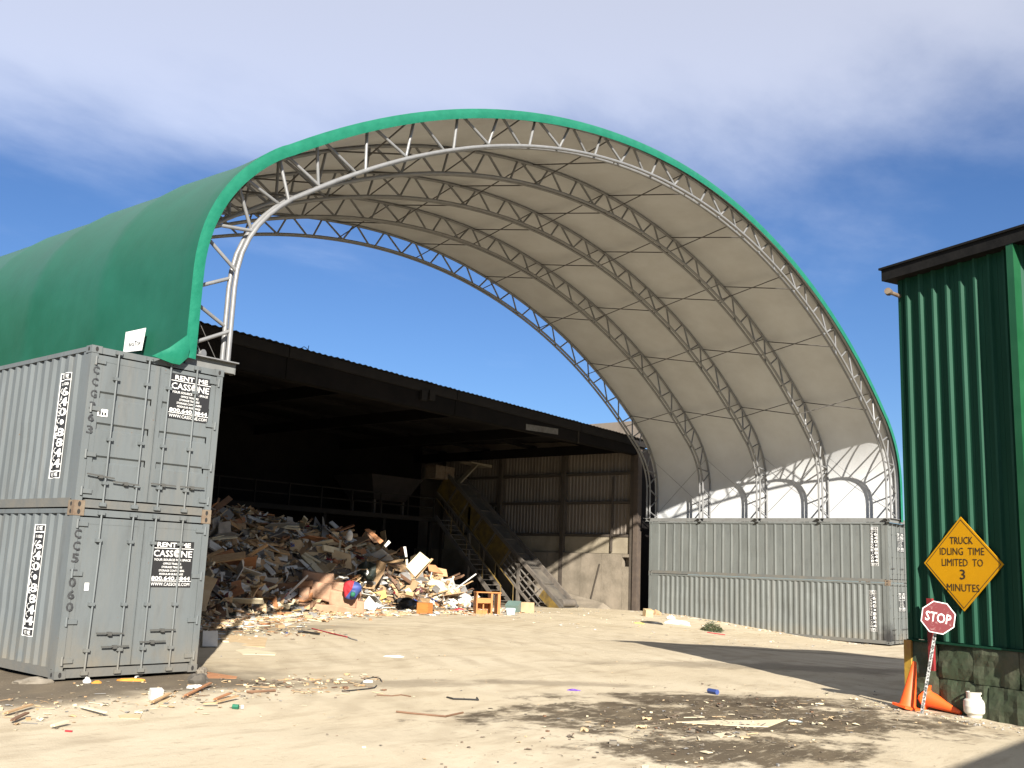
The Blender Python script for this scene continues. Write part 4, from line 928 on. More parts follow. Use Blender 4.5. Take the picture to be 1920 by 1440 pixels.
# ---- larger pieces that can be told apart, each placed on the heap where the photograph shows it
Z1 = lambda X, Y: (380+X/7.385, 930+Y/7.385)
Z2 = lambda X, Y: (600+X/7.385, 960+Y/7.385)
Z3 = lambda X, Y: (780+X/7.385, 1000+Y/7.385)
Z4 = lambda X, Y: (360+X/5.647, 1100+Y/5.647)
def poly_thing(name, label, cat, zf, pts, m, th=.03, lean=.5, lift=.06, group=None, fn=None, warp=.0):
    px = [zf(*p) for p in pts]; cxp = sum(p[0] for p in px)/len(px); cyp = sum(p[1] for p in px)/len(px)
    bot = max(p[1] for p in px)
    c = hit(cxp, min(bot-1, cyp+.25*(bot-cyp)), fn or hz)
    e = .4; f = fn or hz
    ng = Vector((-(f(c.x+e, c.y)-f(c.x-e, c.y))/(2*e), -(f(c.x, c.y+e)-f(c.x, c.y-e))/(2*e), 1)).normalized()
    v = (EYE-c).normalized(); n = (ng*(1-lean)+v*lean).normalized(); c = c+v*lift+ng*lift*.5
    P = [at_plane(a, b, c, n) for a, b in px]
    mb = MB(); mb.prism(P, -n*th); o = mb.build(name, PAL[m] if isinstance(m, str) else m, org=sum(P, Vector())/len(P)); return tag(o, label, cat, group)
Gc = 'cardboard on the waste heap'; Gb = 'boards on the waste heap'; Gw = 'white scraps on the waste heap'
pt = poly_thing
pt('carpet_sheet', 'grey carpet sheet draped over the heap top beside the container stack', 'carpet', Z1, [(130, 120), (250, 135), (380, 190), (440, 260), (300, 420), (120, 370)], 'grey', .03, .35, .15)
CARD = [
 (Z1, [(310, 360), (580, 290), (600, 345), (470, 420), (360, 440)], 'rusty', 'orange-brown folded cardboard below the grey carpet sheet'),
 (Z1, [(475, 380), (600, 380), (610, 550), (500, 560)], 'cardboard', 'upright brown carton side below the grey carpet sheet'),
 (Z1, [(280, 520), (440, 500), (490, 590), (420, 640), (290, 620)], 'cardboard', 'crushed brown carton above the large black rubbish bag'),
 (Z1, [(1400, 600), (1540, 540), (1620, 620), (1500, 690)], 'rusty', 'red-brown carton flap leaning by the tall grey panels'),
 (Z1, [(430, 990), (700, 970), (650, 1060), (500, 1060)], 'tan', 'tan carton top sagging over the shaded heap front'),
 (Z1, [(630, 1100), (780, 1090), (810, 1260), (720, 1300)], 'tan', 'long tan carton side above the white carton'),
 (Z1, [(740, 870), (850, 880), (910, 1000), (800, 1040), (730, 960)], 'cardboard', 'rounded brown cardboard sheet in the middle of the shaded heap'),
 (Z1, [(890, 870), (1040, 830), (1050, 900), (1170, 930), (1100, 970), (960, 940)], 'cardboard', 'torn brown cardboard beneath the small white box'),
 (Z1, [(1100, 1090), (1330, 1130), (1330, 1240), (1160, 1220)], 'cardboard', 'wide brown cardboard panel left of the sofa'),
 (Z1, [(1060, 1130), (1110, 1130), (1140, 1330), (1060, 1290)], 'tan', 'narrow tan cardboard strip left of the sofa'),
 (Z2, [(155, 510), (430, 590), (440, 790), (180, 740)], 'tan', 'big tan open carton side above the sofa'),
 (Z2, [(400, 550), (620, 500), (650, 570), (440, 620)], 'rusty', 'raised flap of the big carton above the sofa'),
 (Z1, [(1420, 770), (1600, 780), (1600, 830), (1440, 820)], 'tan', 'flat tan carton edge under the red-brown flap'),
 (Z1, [(1560, 690), (1690, 690), (1690, 780), (1600, 790)], 'tan', 'small tan carton beside the tall grey panels'),
 (Z2, [(720, 580), (820, 580), (830, 640), (740, 660)], 'tan', 'small tan carton above the dark green bag'),
 (Z2, [(940, 690), (1170, 700), (1200, 740), (1000, 830)], 'wood', 'sunlit crate lid left of the cream board'),
]
for zf, p_, m, lb in CARD: pt('cardboard_sheet', lb, 'cardboard', zf, p_, m, .02, .6, .10, Gc)
lbx = pt('cardboard_carton', 'pale tan carton with a blue label high on the heap', 'carton', Z1, [(1210, 600), (1360, 610), (1430, 700), (1330, 800), (1200, 780)], 'tan', .12, .6, .12)
# blue label as a part of that carton
c_ = hit(*Z1(1320, 740)); v_ = (EYE-c_).normalized()
P = [at_plane(*Z1(*q), c_+v_*.42, v_) for q in ((1215, 655), (1270, 655), (1275, 700), (1220, 705))]
mb = MB(); mb.prism(P, -v_*.004); lo_ = mb.build('blue_label', PAL['blue'], org=OFF[lbx.name]); lo_.parent = lbx; lo_.location = (0, 0, 0)
BRD = [
 (Z1, [(1560, 280), (1640, 400), (1640, 560), (1520, 470)], 'grey', 'pointed grey-brown panel standing up from the heap crest'),
 (Z1, [(1660, 390), (1770, 530), (1730, 740), (1640, 650)], 'grey', 'curved grey-brown panel right of the pointed one'),
 (Z1, [(1000, 400), (1050, 400), (900, 620), (860, 600)], 'wood', 'pale plank slanting below the heap crest'),
 (Z1, [(800, 720), (860, 740), (1080, 1070), (1040, 1080)], 'wood', 'long thin moulding slanting down the shaded heap'),
 (Z1, [(1330, 880), (1380, 880), (1650, 1110), (1600, 1160)], 'white', 'white plank slanting down towards the sofa back'),
 (Z1, [(225, 480), (260, 500), (240, 700), (215, 690)], 'white', 'white strip standing beside the container stack'),
 (Z1, [(180, 1010), (215, 1010), (320, 1120), (300, 1135)], 'wood', 'short stick above the white sacks'),
 (Z2, [(620, 240), (680, 230), (880, 400), (830, 440)], 'rusty', 'red-brown beam on the heap crest'),
 (Z2, [(640, 290), (700, 290), (800, 420), (740, 420)], 'darkwood', 'dark beam beside the red-brown one on the crest'),
 (Z2, [(1155, 480), (1190, 480), (1210, 620), (1180, 620)], 'white', 'upright white batten left of the cream board'),
 (Z2, [(1185, 650), (1215, 650), (1220, 740), (1190, 730)], 'cream', 'sunlit stub of batten touching the cream board'),
 (Z2, [(1540, 640), (1570, 650), (1340, 920), (1310, 900)], 'wood', 'brown batten along the lower edge of the cream board'),
 (Z2, [(800, 760), (880, 760), (890, 1020), (840, 1040)], 'darkwood', 'bundle of dark laths right of the dark green bag'),
 (Z2, [(900, 850), (940, 840), (1080, 980), (1040, 1000)], 'darkwood', 'dark board slanting to the round dark lid'),
 (Z2, [(1060, 620), (1080, 620), (1310, 890), (1290, 900)], 'wood', 'thin pole crossing in front of the cream board'),
 (Z2, [(980, 1000), (1010, 990), (1100, 1130), (1060, 1140)], 'wood', 'short board below the round dark lid'),
 (Z2, [(1300, 1060), (1450, 1080), (1440, 1110), (1310, 1100)], 'darkwood', 'flat dark board left of the cushions'),
 (Z2, [(120, 890), (360, 880), (370, 930), (140, 920)], 'wood', 'pale board lying behind the sofa back'),
 (Z3, [(160, 430), (270, 440), (380, 560), (180, 520)], 'rusty', 'orange-brown broken board on the sunlit heap end'),
 (Z3, [(280, 470), (420, 500), (440, 600), (300, 580)], 'wood', 'splintered pale board at the heap end'),
 (Z3, [(90, 560), (240, 580), (230, 650), (110, 640)], 'wood', 'splintered board above the cream cushions'),
 (Z3, [(510, 590), (535, 600), (400, 900), (380, 890)], 'cream', 'pale stick leaning on the cream cushion'),
 (Z3, [(560, 650), (720, 715), (830, 830), (790, 835), (690, 745)], 'blue', 'blue and white pole lying towards the orange desk'),
 (Z2, [(560, 1010), (590, 1010), (780, 1150), (740, 1150)], 'cream', 'pale trim strip right of the coloured ball'),
]
for zf, p_, m, lb in BRD: pt('wood_board', lb, 'board', zf, p_, m, .035, .6, .12, Gb)
cb_ = pt('cream_board', 'large cream board tilted on the sunlit heap end', 'board', Z2, [(1385, 550), (1530, 665), (1315, 895), (1190, 755)], 'cream', .05, .55, .25)
WH = [
 (Z1, [(150, 670), (215, 660), (230, 720), (190, 770)], 'white plastic scrap beside the black rubbish bag'),
 (Z1, [(300, 640), (400, 720), (380, 770), (300, 720)], 'white paper lying over the black rubbish bag'),
 (Z1, [(430, 720), (540, 760), (520, 800), (430, 770)], 'second white paper on the black rubbish bag'),
 (Z1, [(1050, 800), (1180, 800), (1175, 905), (1045, 880)], 'small white box on torn cardboard'),
 (Z1, [(720, 1320), (860, 1215), (920, 1300), (790, 1390)], 'white printed carton above the litter line'),
 (Z1, [(1060, 970), (1310, 960), (1320, 1000), (1160, 1030)], 'stack of white panels in the shaded heap'),
 (Z1, [(330, 1190), (480, 1190), (610, 1280), (560, 1340), (380, 1240)], 'grey-white sack with green stripe at the heap foot'),
 (Z1, [(80, 1350), (280, 1310), (400, 1400), (300, 1440), (80, 1440)], 'crumpled grey-white sheet beside the container stack'),
 (Z1, [(350, 1010), (420, 980), (450, 1050), (380, 1080)], 'torn white bag in the shaded heap front'),
 (Z2, [(890, 460), (950, 390), (980, 420), (910, 490)], 'white block on the heap crest'),
 (Z2, [(620, 1240), (680, 1160), (800, 1300), (740, 1390), (550, 1390)], 'white panel leaning on the end of the sofa'),
 (Z3, [(580, 870), (700, 860), (770, 1010), (740, 1090), (560, 1040)], 'big white bag left of the orange desk'),
 (Z3, [(370, 950), (520, 940), (540, 1040), (380, 1070)], 'white crumpled bag behind the red cloth'),
 (Z3, [(120, 930), (240, 920), (250, 1000), (150, 1010)], 'white bag behind the small wooden box'),
 (Z2, [(1290, 950), (1380, 930), (1410, 1000), (1330, 1040), (1280, 1000)], 'white bundle right of the round dark lid'),
]
def bag(name, label, cat, px, rx_, ry_, m, group=None, amp=.22, seed=0, lift=.3, fn=None, depth=None):
    c = hit(*px, fn or hz); d = (c-EYE).length/F_PX; a, b = rx_*d, ry_*d; v = (EYE-c).normalized(); c = c+v*lift*min(a, b)
    bm = bmesh.new(); bmesh.ops.create_icosphere(bm, subdivisions=3, radius=1)
    sd_ = Vector((0, 0, 1)).cross(v).normalized(); upv = Vector((0, 0, 1)); dv = sd_.cross(upv)
    mb = MB()
    for q in bm.verts:
        n = q.co; k = 1+amp*mnoise.noise(n*2.1+Vector((seed, 0, 0)))+amp*.5*mnoise.noise(n*5+Vector((seed, 3, 0)))
        zc = max(-.75, n.z)
        mb.v.append(c+sd_*(n.x*a*k)+upv*(zc*b*k)+dv*(n.y*(depth or min(a, b))*k))
    mb.f = [tuple(x.index for x in f.verts) for f in bm.faces]; mb.m = [0]*len(mb.f); bm.free()
    o = autosmooth(mb.build(name, PAL[m], org=c), 28); return tag(o, label, cat, group)
for i, (zf, p_, lb) in enumerate(WH):
    if 'bag' in lb or 'sack' in lb or 'bundle' in lb or 'crumpled' in lb:
        px = [zf(*q) for q in p_]; x0, x1 = min(q[0] for q in px), max(q[0] for q in px); y0, y1 = min(q[1] for q in px), max(q[1] for q in px)
        bag('plastic_bag', lb, 'bag', ((x0+x1)/2, (y0+y1)/2), (x1-x0)/2, (y1-y0)/2, 'white', Gw, .45, i*3)
    else: pt('white_scrap', lb, 'scrap', zf, p_, 'white', .05 if 'panel' in lb else .02, .6, .10, Gw)
bag('rubbish_bag', 'large black rubbish bag sunk in the shaded heap', 'bag', Z1(380, 830), 22, 15, 'black', None, .3, 1)
bag('rubbish_bag', 'dark green rubbish bag above the coloured ball', 'bag', Z2(650, 880), 20, 24, 'blackgreen', None, .35, 5)
bag('rubbish_bag', 'black and blue glossy bag on the ground right of the sofa', 'bag', Z2(1180, 1275), 24, 12, 'black', None, .2, 8, .6)
bag('blue_sheen', 'blue sheen on top of the black bag, built as a blue piece', 'plastic', Z2(1220, 1225), 16, 4, 'blue', None, .2, 18, 3.2)  # the bag's blue sheen, put in as a coloured lump
bag('red_cloth', 'bright red cloth heap left of the orange desk', 'cloth', Z3(600, 1075), 11, 5, 'red', None, .3, 12, .5)
bag('maroon_bag', 'maroon patterned bag with pale handle behind the cushions', 'bag', Z3(535, 750), 8, 10, 'maroon', None, .2, 14, .5)
bag('foam_roll', 'upright white foam roll on the heap crest', 'roll', Z2(410, 330), 6, 11, 'white', None, .08, 15, .5)
bag('seat_cushion', 'long cream cushion on the sunlit heap', 'cushion', Z2(1590, 1005), 19, 9, 'cream', 'cushions on the waste heap', .15, 16, .6)
pt('seat_cushion', 'square cream cushion leaning below the long one', 'cushion', Z2, [(1490, 1100), (1690, 1010), (1780, 1080), (1560, 1230)], 'cream', .16, .6, .25, 'cushions on the waste heap')
pt('foam_slab', 'yellow foam slab above the white bags', 'foam', Z3, [(420, 880), (450, 810), (610, 900), (570, 960)], 'yellow', .1, .5, .12)
pt('foam_slab', 'pale yellow sheet right of the sofa', 'foam', Z2, [(680, 1130), (900, 1080), (930, 1180), (820, 1220)], 'yellow', .04, .5, .12)
c = hit(*Z2(1165, 930)); v = (EYE-c).normalized(); d = (c-EYE).length/F_PX*13
mb = MB(); q = v.to_track_quat('Z', 'Y').to_matrix(); mb.lathe([(.05, -.05), (d, -.05), (d, 0), (d*.92, .03), (.05, .05)], c+v*.25, 22, 0, q); tag(autosmooth(mb.build('round_lid', PAL['grey'], org=c)), 'round dark lid half buried in the sunlit heap', 'lid')
# coloured ball cushion: red, blue and green gores
c = hit(622, 1148); v = (EYE-c).normalized(); BALLP = c+v*.25; d = (c-EYE).length/F_PX; ball = thing('play_ball', 'crumpled red, blue and green fabric ball lying on the sofa', 'ball', at_plane(*Z2(440, 1070), c, v))
bc = at_plane(*Z2(440, 1070), BALLP, v); R_ = 16*d
for nm, a0, a1, m in (('red_gore', 75, 235, 'red'), ('blue_gore', 235, 435, 'blue')):
    mb = MB(); q = v.to_track_quat('Z', 'Y').to_matrix(); rows = []
    for i in range(9):
        ph = math.pi*i/8*.62; row = []
        for j in range(11):
            a = rad(a0+(a1-a0)*j/10); r = R_*(1+.10*math.sin(3*a+1)+.28*mnoise.noise(Vector((math.cos(a)*1.5, math.sin(a)*1.5, ph*2))))
            row.append(bc+q @ Vector((r*math.sin(ph)*math.cos(a), r*math.sin(ph)*math.sin(a), r*.55*math.cos(ph))))
        rows.append(row)
    mb.sheet(rows); mb.build(nm, PAL[m], ball, True)
mb = MB(); mb.lathe([(.01, .09), (R_*.25, .07), (R_*.3, 0)], at_plane(*Z2(455, 1140), BALLP+v*.36, v), 12, 0, v.to_track_quat('Z', 'Y').to_matrix()); mb.build('green_gore', PAL['green'], ball, True)
# ---- sofa tipped on the heap foot
sb = hit(622, 1148); v = Vector((EYE.x-sb.x, EYE.y-sb.y, 0)).normalized(); xr = Vector((-v.y, v.x, 0))
if xr.dot(rr) < 0: xr = -xr
sofa = thing('sofa', 'brown sofa tipped over at the foot of the heap', 'sofa', sb)
d = (sb-EYE).length/F_PX; SW = 116*d; SH = 66*d
def so3(u, vv, w_): return sb + xr*(u*SW) + Vector((0, 0, 1))*(vv*SH) - v*w_   # u across, vv up, w_ away from the camera
def soft(name, u0, u1, z0, z1, w0, w1, m='sofa', par=None, rnd=.05, tilt=0):
    bm = bmesh.new(); bmesh.ops.create_cube(bm, size=1); bmesh.ops.subdivide_edges(bm, edges=bm.edges[:], cuts=5, use_grid_fill=True); mb = MB()
    for q in bm.verts:
        p = q.co; r = Vector((p.x*2, p.y*2, p.z*2)); k = max(abs(r.x), abs(r.y), abs(r.z)); sph = r.normalized(); t_ = .22
        rr_ = (r*(1-t_)+sph*t_*1.15)/2
        u_, z_, w_ = u0+(u1-u0)*(rr_.x+.5), z0+(z1-z0)*(rr_.z+.5), w0+(w1-w0)*(rr_.y+.5)
        pt_ = so3(u_, z_+tilt*(u_-.0), w_); pt_ += Vector((1, 1, 1))*.07*mnoise.noise(pt_*2.3); mb.v.append(pt_)
    mb.f = [tuple(x.index for x in f.verts) for f in bm.faces]; mb.m = [0]*len(mb.f); bm.free()
    return mb.build(name, PAL[m], par or sofa, True)
soft('front_rail', -.44, .46, -.03, .20, -.12, .10, tilt=-.16)
soft('base', -.44, .44, -.03, .16, .25, .9, tilt=-.12)
soft('armrest', -.52, -.36, -.02, .78, -.14, .85, tilt=0); soft('armrest', .36, .50, -.08, .34, -.12, .8)
soft('seat_cushion', -.36, -.02, .26, .74, .12, .62, tilt=-.22); soft('seat_cushion', -.06, .40, .18, .60, .10, .62, tilt=-.30)
soft('backrest', -.50, .0, .62, 1.02, .45, .85, tilt=-.2); soft('backrest', -.04, .44, .44, .82, .45, .85, tilt=-.3)
pt('white_strip', 'white torn stuffing hanging over the sofa back', 'scrap', Z2, [(40, 980), (90, 970), (75, 1040), (95, 1130), (55, 1135), (60, 1050)], 'white', .02, .8, .55)
# ---- orange desk
db = hit(915, 1152, gz); v = Vector((EYE.x-db.x, EYE.y-db.y, 0)).normalized(); xr = Vector((-v.y, v.x, 0))
if xr.dot(rr) < 0: xr = -xr
xr = (xr*math.cos(rad(-14))-v*math.sin(rad(-14))*-1).normalized(); vb = Vector((xr.y, -xr.x, 0)); vb = vb if vb.dot(v) > 0 else -vb
dk = thing('pine_desk', 'orange pine desk standing empty at the right end of the heap', 'desk', db); d = (db-EYE).length/F_PX; DW, DH, DD = 47*d, 40*d, .55
def dbx(name, u0, u1, z0, z1, w0, w1, m='desk'):
    mb = MB(); P8 = [db+xr*(u*DW)+Vector((0, 0, z*DH))-vb*w_ for z in (z0, z1) for u, w_ in ((u0, w0), (u1, w0), (u1, w1), (u0, w1))]; mb.hexa(P8); mb.build(name, PAL[m], dk)
dbx('top', -.5, .5, .955, 1.0, -.03, DD+.03); dbx('side_panel', -.48, -.43, -.02, .95, 0, DD); dbx('side_panel', .37, .48, -.02, .95, 0, DD); dbx('divider', .10, .17, -.02, .95, 0, DD)
dbx('drawer_rail', -.425, .095, .66, .72, 0, .05); dbx('drawer_rail', -.425, .095, .50, .655, .0, .03); dbx('back_panel', -.425, .095, .2, .5, DD-.05, DD-.02); dbx('mid_post', -.2, -.15, .0, .495, .1, .15); dbx('lower_drawer', -.4, .0, .0, .18, .12, .4)
# ---- wooden box, bins, small carton
def openbox(name, label, cat, px, wpx, hpx, m, yaw=0, taper=1.0, depth=.8, tiltx=0, wall=.02, group=None, top_open=True):
    b = hit(*px, gz); d = (b-EYE).length/F_PX; w_, h_ = wpx*d, hpx*d; dp = w_*depth; t = thing(name, label, cat, b, group)
    Rz = Matrix.Rotation(-YAW+yaw, 3, 'Z') @ Matrix.Rotation(tiltx, 3, 'X')
    def panel(nm, pts): 
        mb = MB(); mb.hexa([b+Rz @ Vector(p) for p in pts]); mb.build(nm, PAL[m], t)
    k = 1/taper; a0, c0 = w_/2*k, dp/2*k; a1, c1 = w_/2, dp/2
    panel('bottom', [(-a0, -c0, .0), (a0, -c0, .0), (a0, c0, .0), (-a0, c0, .0), (-a0, -c0, wall), (a0, -c0, wall), (a0, c0, wall), (-a0, c0, wall)])
    for sx, sy in ((0, -1), (0, 1), (-1, 0), (1, 0)):
        if sy: panel('side', [(-a0, sy*c0-(wall if sy > 0 else 0), wall), (a0, sy*c0-(wall if sy > 0 else 0), wall), (a0, sy*c0+(wall if sy < 0 else 0), wall), (-a0, sy*c0+(wall if sy < 0 else 0), wall), (-a1, sy*c1-(wall if sy > 0 else 0), h_), (a1, sy*c1-(wall if sy > 0 else 0), h_), (a1, sy*c1+(wall if sy < 0 else 0), h_), (-a1, sy*c1+(wall if sy < 0 else 0), h_)])
        else: panel('side', [(sx*a0-(wall if sx > 0 else 0), -c0+wall, wall), (sx*a0+(wall if sx < 0 else 0), -c0+wall, wall), (sx*a0+(wall if sx < 0 else 0), c0-wall, wall), (sx*a0-(wall if sx > 0 else 0), c0-wall, wall), (sx*a1-(wall if sx > 0 else 0), -c1+wall, h_), (sx*a1+(wall if sx < 0 else 0), -c1+wall, h_), (sx*a1+(wall if sx < 0 else 0), c1-wall, h_), (sx*a1-(wall if sx > 0 else 0), c1-wall, h_)])
    if not top_open: panel('lid', [(-a1, -c1, h_+.002), (a1, -c1, h_+.002), (a1, c1, h_+.002), (-a1, c1, h_+.002), (-a1, -c1, h_+.02), (a1, -c1, h_+.02), (a1, c1, h_+.02), (-a1, c1, h_+.02)])
    return t
openbox('wooden_box', 'small orange wooden box beside the black and blue bag', 'box', (796, 1151), 23, 19, 'desk', rad(-25), top_open=False)
openbox('storage_bin', 'grey-green plastic storage bin tipped behind the pale blue basket', 'bin', (964, 1149), 25, 19, 'binteal', rad(-20), 1.25, .8, rad(24))
openbox('laundry_basket', 'pale blue plastic basket in front of the grey-green bin', 'basket', (957, 1153), 17, 12, 'paleblue', rad(5), 1.25, .8)
openbox('cardboard_box', 'plain tan cardboard box beside the conveyor foot', 'box', (989, 1149), 19, 18, 'tan', rad(-30), top_open=False)
# ---- medium scraps that only their place tells apart
GM = 'broken pieces on the waste heap'
MESHES = {}
for kind in ('cardboard_scrap', 'board_scrap'):
    for v_ in range(3):
        for m in (('cardboard', 'tan', 'grey', 'white', 'rusty') if kind == 'cardboard_scrap' else ('wood', 'darkwood', 'white', 'rusty', 'cream')):
            mb = MB(); random.seed(v_*31+len(m))
            if kind == 'cardboard_scrap':
                mb.prism([(-.3, -.2, 0), (.28, -.24, 0), (.33, .16, 0), (.05, .24, 0), (-.28, .2, 0)] if v_ else [(-.25, -.25, 0), (.3, -.2, 0), (.22, .25, 0), (-.3, .2, 0)], (0, 0, .015)); mb.prism([(.05, .24, .004), (.33, .16, .004), (.40, .3, .12), (.12, .36, .14)], (0, 0, .012))
            else:
                mb.obox((0, 0, 0), (1.0+.3*v_, .10+.03*v_, .035), Matrix.Identity(3)); mb.obox((.2, .08, .04), (.5, .06, .03), Matrix.Rotation(.4, 3, 'Z'))
            MESHES[(kind, v_, m)] = mb.mesh(kind, PAL[m])
random.seed(11); keys = list(MESHES); n = 0
while n < 250:
    x = random.uniform(14, 37.2); y = random.uniform(24, 35.2); h = hz(x, y)-gz(x, y)
    if h < .35: continue
    k = random.choice(keys)
    if k[2] in ('rusty', 'cream') and random.random() < .4: continue
    f = random.uniform(.9, 2.2)
    M = Matrix.Translation((x, y, hz(x, y)+.12)) @ (Matrix.Rotation(random.uniform(0, 6.28), 4, 'Z') @ Matrix.Rotation(random.gauss(.45, .5), 4, 'X') @ Matrix.Rotation(random.gauss(0, .4), 4, 'Y')) @ Matrix.Scale(f, 4)
    o = linked(k[0], MESHES[k], M, None)
    CN = {'cardboard': 'brown', 'tan': 'tan', 'grey': 'grey', 'white': 'white', 'rusty': 'red-brown', 'wood': 'raw wood', 'darkwood': 'dark stained', 'cream': 'cream'}[k[2]]; SZ = 'large' if f > 1.5 else 'small'
    tag(o, f'{SZ} {CN} torn card with bent flap among the heaped waste' if k[0] == 'cardboard_scrap' else f'{SZ} {CN} broken board with cross piece among the heaped waste', 'scrap', f'{SZ} {CN} {"cards" if k[0] == "cardboard_scrap" else "boards"} in the waste heap'); n += 1

# ================================================================== LITTER ON THE YARD
Gl = 'litter on the yard'; gpt = lambda *a, **k: pt(*a, fn=gz, lean=0, lift=.012, **k)
ID = lambda X, Y: (X, Y)
gpt('cardboard_sheet', 'flat tan cardboard sheet lying on the yard beside the white carton', 'cardboard', Z4, [(255, 500), (800, 540), (770, 640), (255, 600)], 'tan', .03)
openbox('white_carton', 'white carton lying at the corner of the container stack', 'box', Z4(175, 640), 26, 25, 'white', rad(30), 1.0, .7, rad(-12), top_open=False)
openbox('brown_crate', 'dark brown broken crate beside the container stack', 'crate', Z4(235, 345), 36, 18, 'darkwood', rad(20), 1.0, .7, rad(10))
gpt('foam_board', 'white foam board lying in the litter line', 'board', Z4, [(520, 380), (820, 400), (640, 440), (500, 420)], 'white', .05)
openbox('printed_carton', 'white carton with purple print in the litter line', 'box', Z4(430, 330), 24, 15, 'white', rad(-10), 1.0, .6, 0, top_open=False)
gpt('purple_print', 'purple printed scrap on the white carton in the litter line', 'scrap', Z4, [(420, 243), (495, 243), (492, 275), (425, 275)], 'purple', .02)
gpt('yellow_scrap', 'yellow plastic scrap beside the foam board', 'scrap', Z4, [(660, 350), (740, 320), (770, 350), (680, 370)], 'yellow', .04)
gpt('brown_sheet', 'brown flattened sheet beside the container stack corner', 'board', Z4, [(150, 900), (480, 950), (470, 970), (160, 970)], 'rusty', .02)
gpt('cardboard_sheet', 'pale flattened cardboard behind the splintered wood on the yard', 'cardboard', Z4, [(420, 650), (560, 650), (900, 700), (880, 720), (540, 715)], 'cream', .015)
def stick(name, label, cat, pts, r, m, fn=gz, zf=ID, lift=None):
    P = [hit(*zf(*p), fn)+Vector((0, 0, (r if lift is None else lift))) for p in pts]
    mb = MB(); mb.path(P, r, 6); return tag(autosmooth(mb.build(name, PAL[m], org=P[0])), label, cat)
stick('red_rod', 'long thin red rod lying on the yard before the sofa', 'rod', [(1270, 450), (1450, 495), (1640, 540)], .018, 'red', zf=Z4)
stick('grey_rod', 'grey bent end piece at the tip of the red rod', 'rod', [(1640, 535), (1690, 560), (1750, 575)], .016, 'grey', zf=Z4)
stick('hose_piece', 'short black ribbed hose piece left of the red rod', 'hose', [(1120, 490), (1180, 492), (1260, 505), (1345, 512)], .035, 'black', zf=Z4)
stick('black_wire', 'bent black wire lying by the white paper in the yard', 'wire', [(641, 1297), (660, 1296), (690, 1293), (702, 1291), (706, 1287)], .012, 'black')
stick('black_wire', 'black hooked strip of metal in the middle of the yard', 'wire', [(838, 1309), (850, 1312), (880, 1313), (897, 1314), (894, 1310)], .014, 'black')
stick('black_wire', 'long bowed dark stick in the foreground dust', 'stick', [(743, 1336), (770, 1339), (800, 1342), (835, 1345), (868, 1338)], .014, 'darkwood')
stick('black_wire', 'thin dark twig beside the hooked strip', 'stick', [(706, 1304), (735, 1306), (752, 1304), (770, 1307)], .010, 'darkwood')
stick('wire_loop', 'loop of wire around the white paper in the yard', 'wire', [(676, 1284), (684, 1275), (700, 1271), (712, 1273), (716, 1279)], .010, 'black')
stick('dark_stick', 'dark stick lying behind the soil bank', 'stick', [(462, 1299), (480, 1299), (500, 1298), (516, 1297)], .02, 'darkwood')
bag('white_paper', 'crumpled white paper inside the wire loop', 'paper', (690, 1279), 9, 4, 'white', None, .4, 21, .3, gz)
bag('white_paper', 'white paper lump left of the bowed stick on the yard', 'paper', (738, 1232), 17, 3, 'white', None, .4, 22, .3, gz)
bag('purple_cloth', 'small purple rag lying in the yard dust', 'rag', (1075, 1295), 12, 3, 'purple', None, .4, 23, .3, gz)
stick('blue_tube', 'blue tube with yellow end lying near the mud patch', 'tube', [(1329, 1300), (1345, 1303)], .045, 'blue')
gpt('torn_sheet', 'long torn cream sheet lying across the mud patch', 'sheet', ID, [(1268, 1353), (1340, 1350), (1420, 1350), (1476, 1348), (1440, 1362), (1400, 1361), (1330, 1357)], 'cream', .01)
bag('blue_rag', 'small blue rag at the end of the torn sheet', 'rag', (1490, 1353), 11, 2.5, 'paleblue', None, .4, 24, .3, gz)
gpt('torn_sheet', 'small torn pale sheet below the long one in the mud', 'sheet', ID, [(1335, 1376), (1365, 1372), (1380, 1379), (1350, 1382)], 'cream', .01)
bag('orange_cloth', 'flat orange cloth on the soil bank below the container doors', 'cloth', (246, 1277), 22, 5, 'orange', 'orange cloth scraps', .3, 25, .4, gz)
bag('orange_cloth', 'small orange cloth scrap beside the white cup', 'cloth', (181, 1281), 8, 4, 'orange', 'orange cloth scraps', .3, 26, .4, gz)
bag('white_cup', 'crushed white cup on the soil bank by the orange scrap', 'cup', (163, 1280), 6, 9, 'white', None, .3, 27, .5, gz)
stick('white_stick', 'white plastic stick leaning by the flat orange cloth', 'stick', [(254, 1272), (268, 1266), (281, 1263)], .018, 'white')
openbox('foam_block', 'white foam block on the soil bank edge', 'block', (291, 1311), 20, 15, 'white', rad(35), 1.0, .7, rad(10), top_open=False)
gpt('cardboard_scrap', 'tan cardboard scrap touching the white foam block', 'cardboard', ID, [(294, 1312), (310, 1300), (322, 1308), (300, 1325)], 'tan', .03)
gpt('flat_card', 'tan torn card at the soil bank edge', 'cardboard', ID, [(222, 1341), (240, 1338), (266, 1340), (262, 1347), (226, 1346)], 'tan', .015)
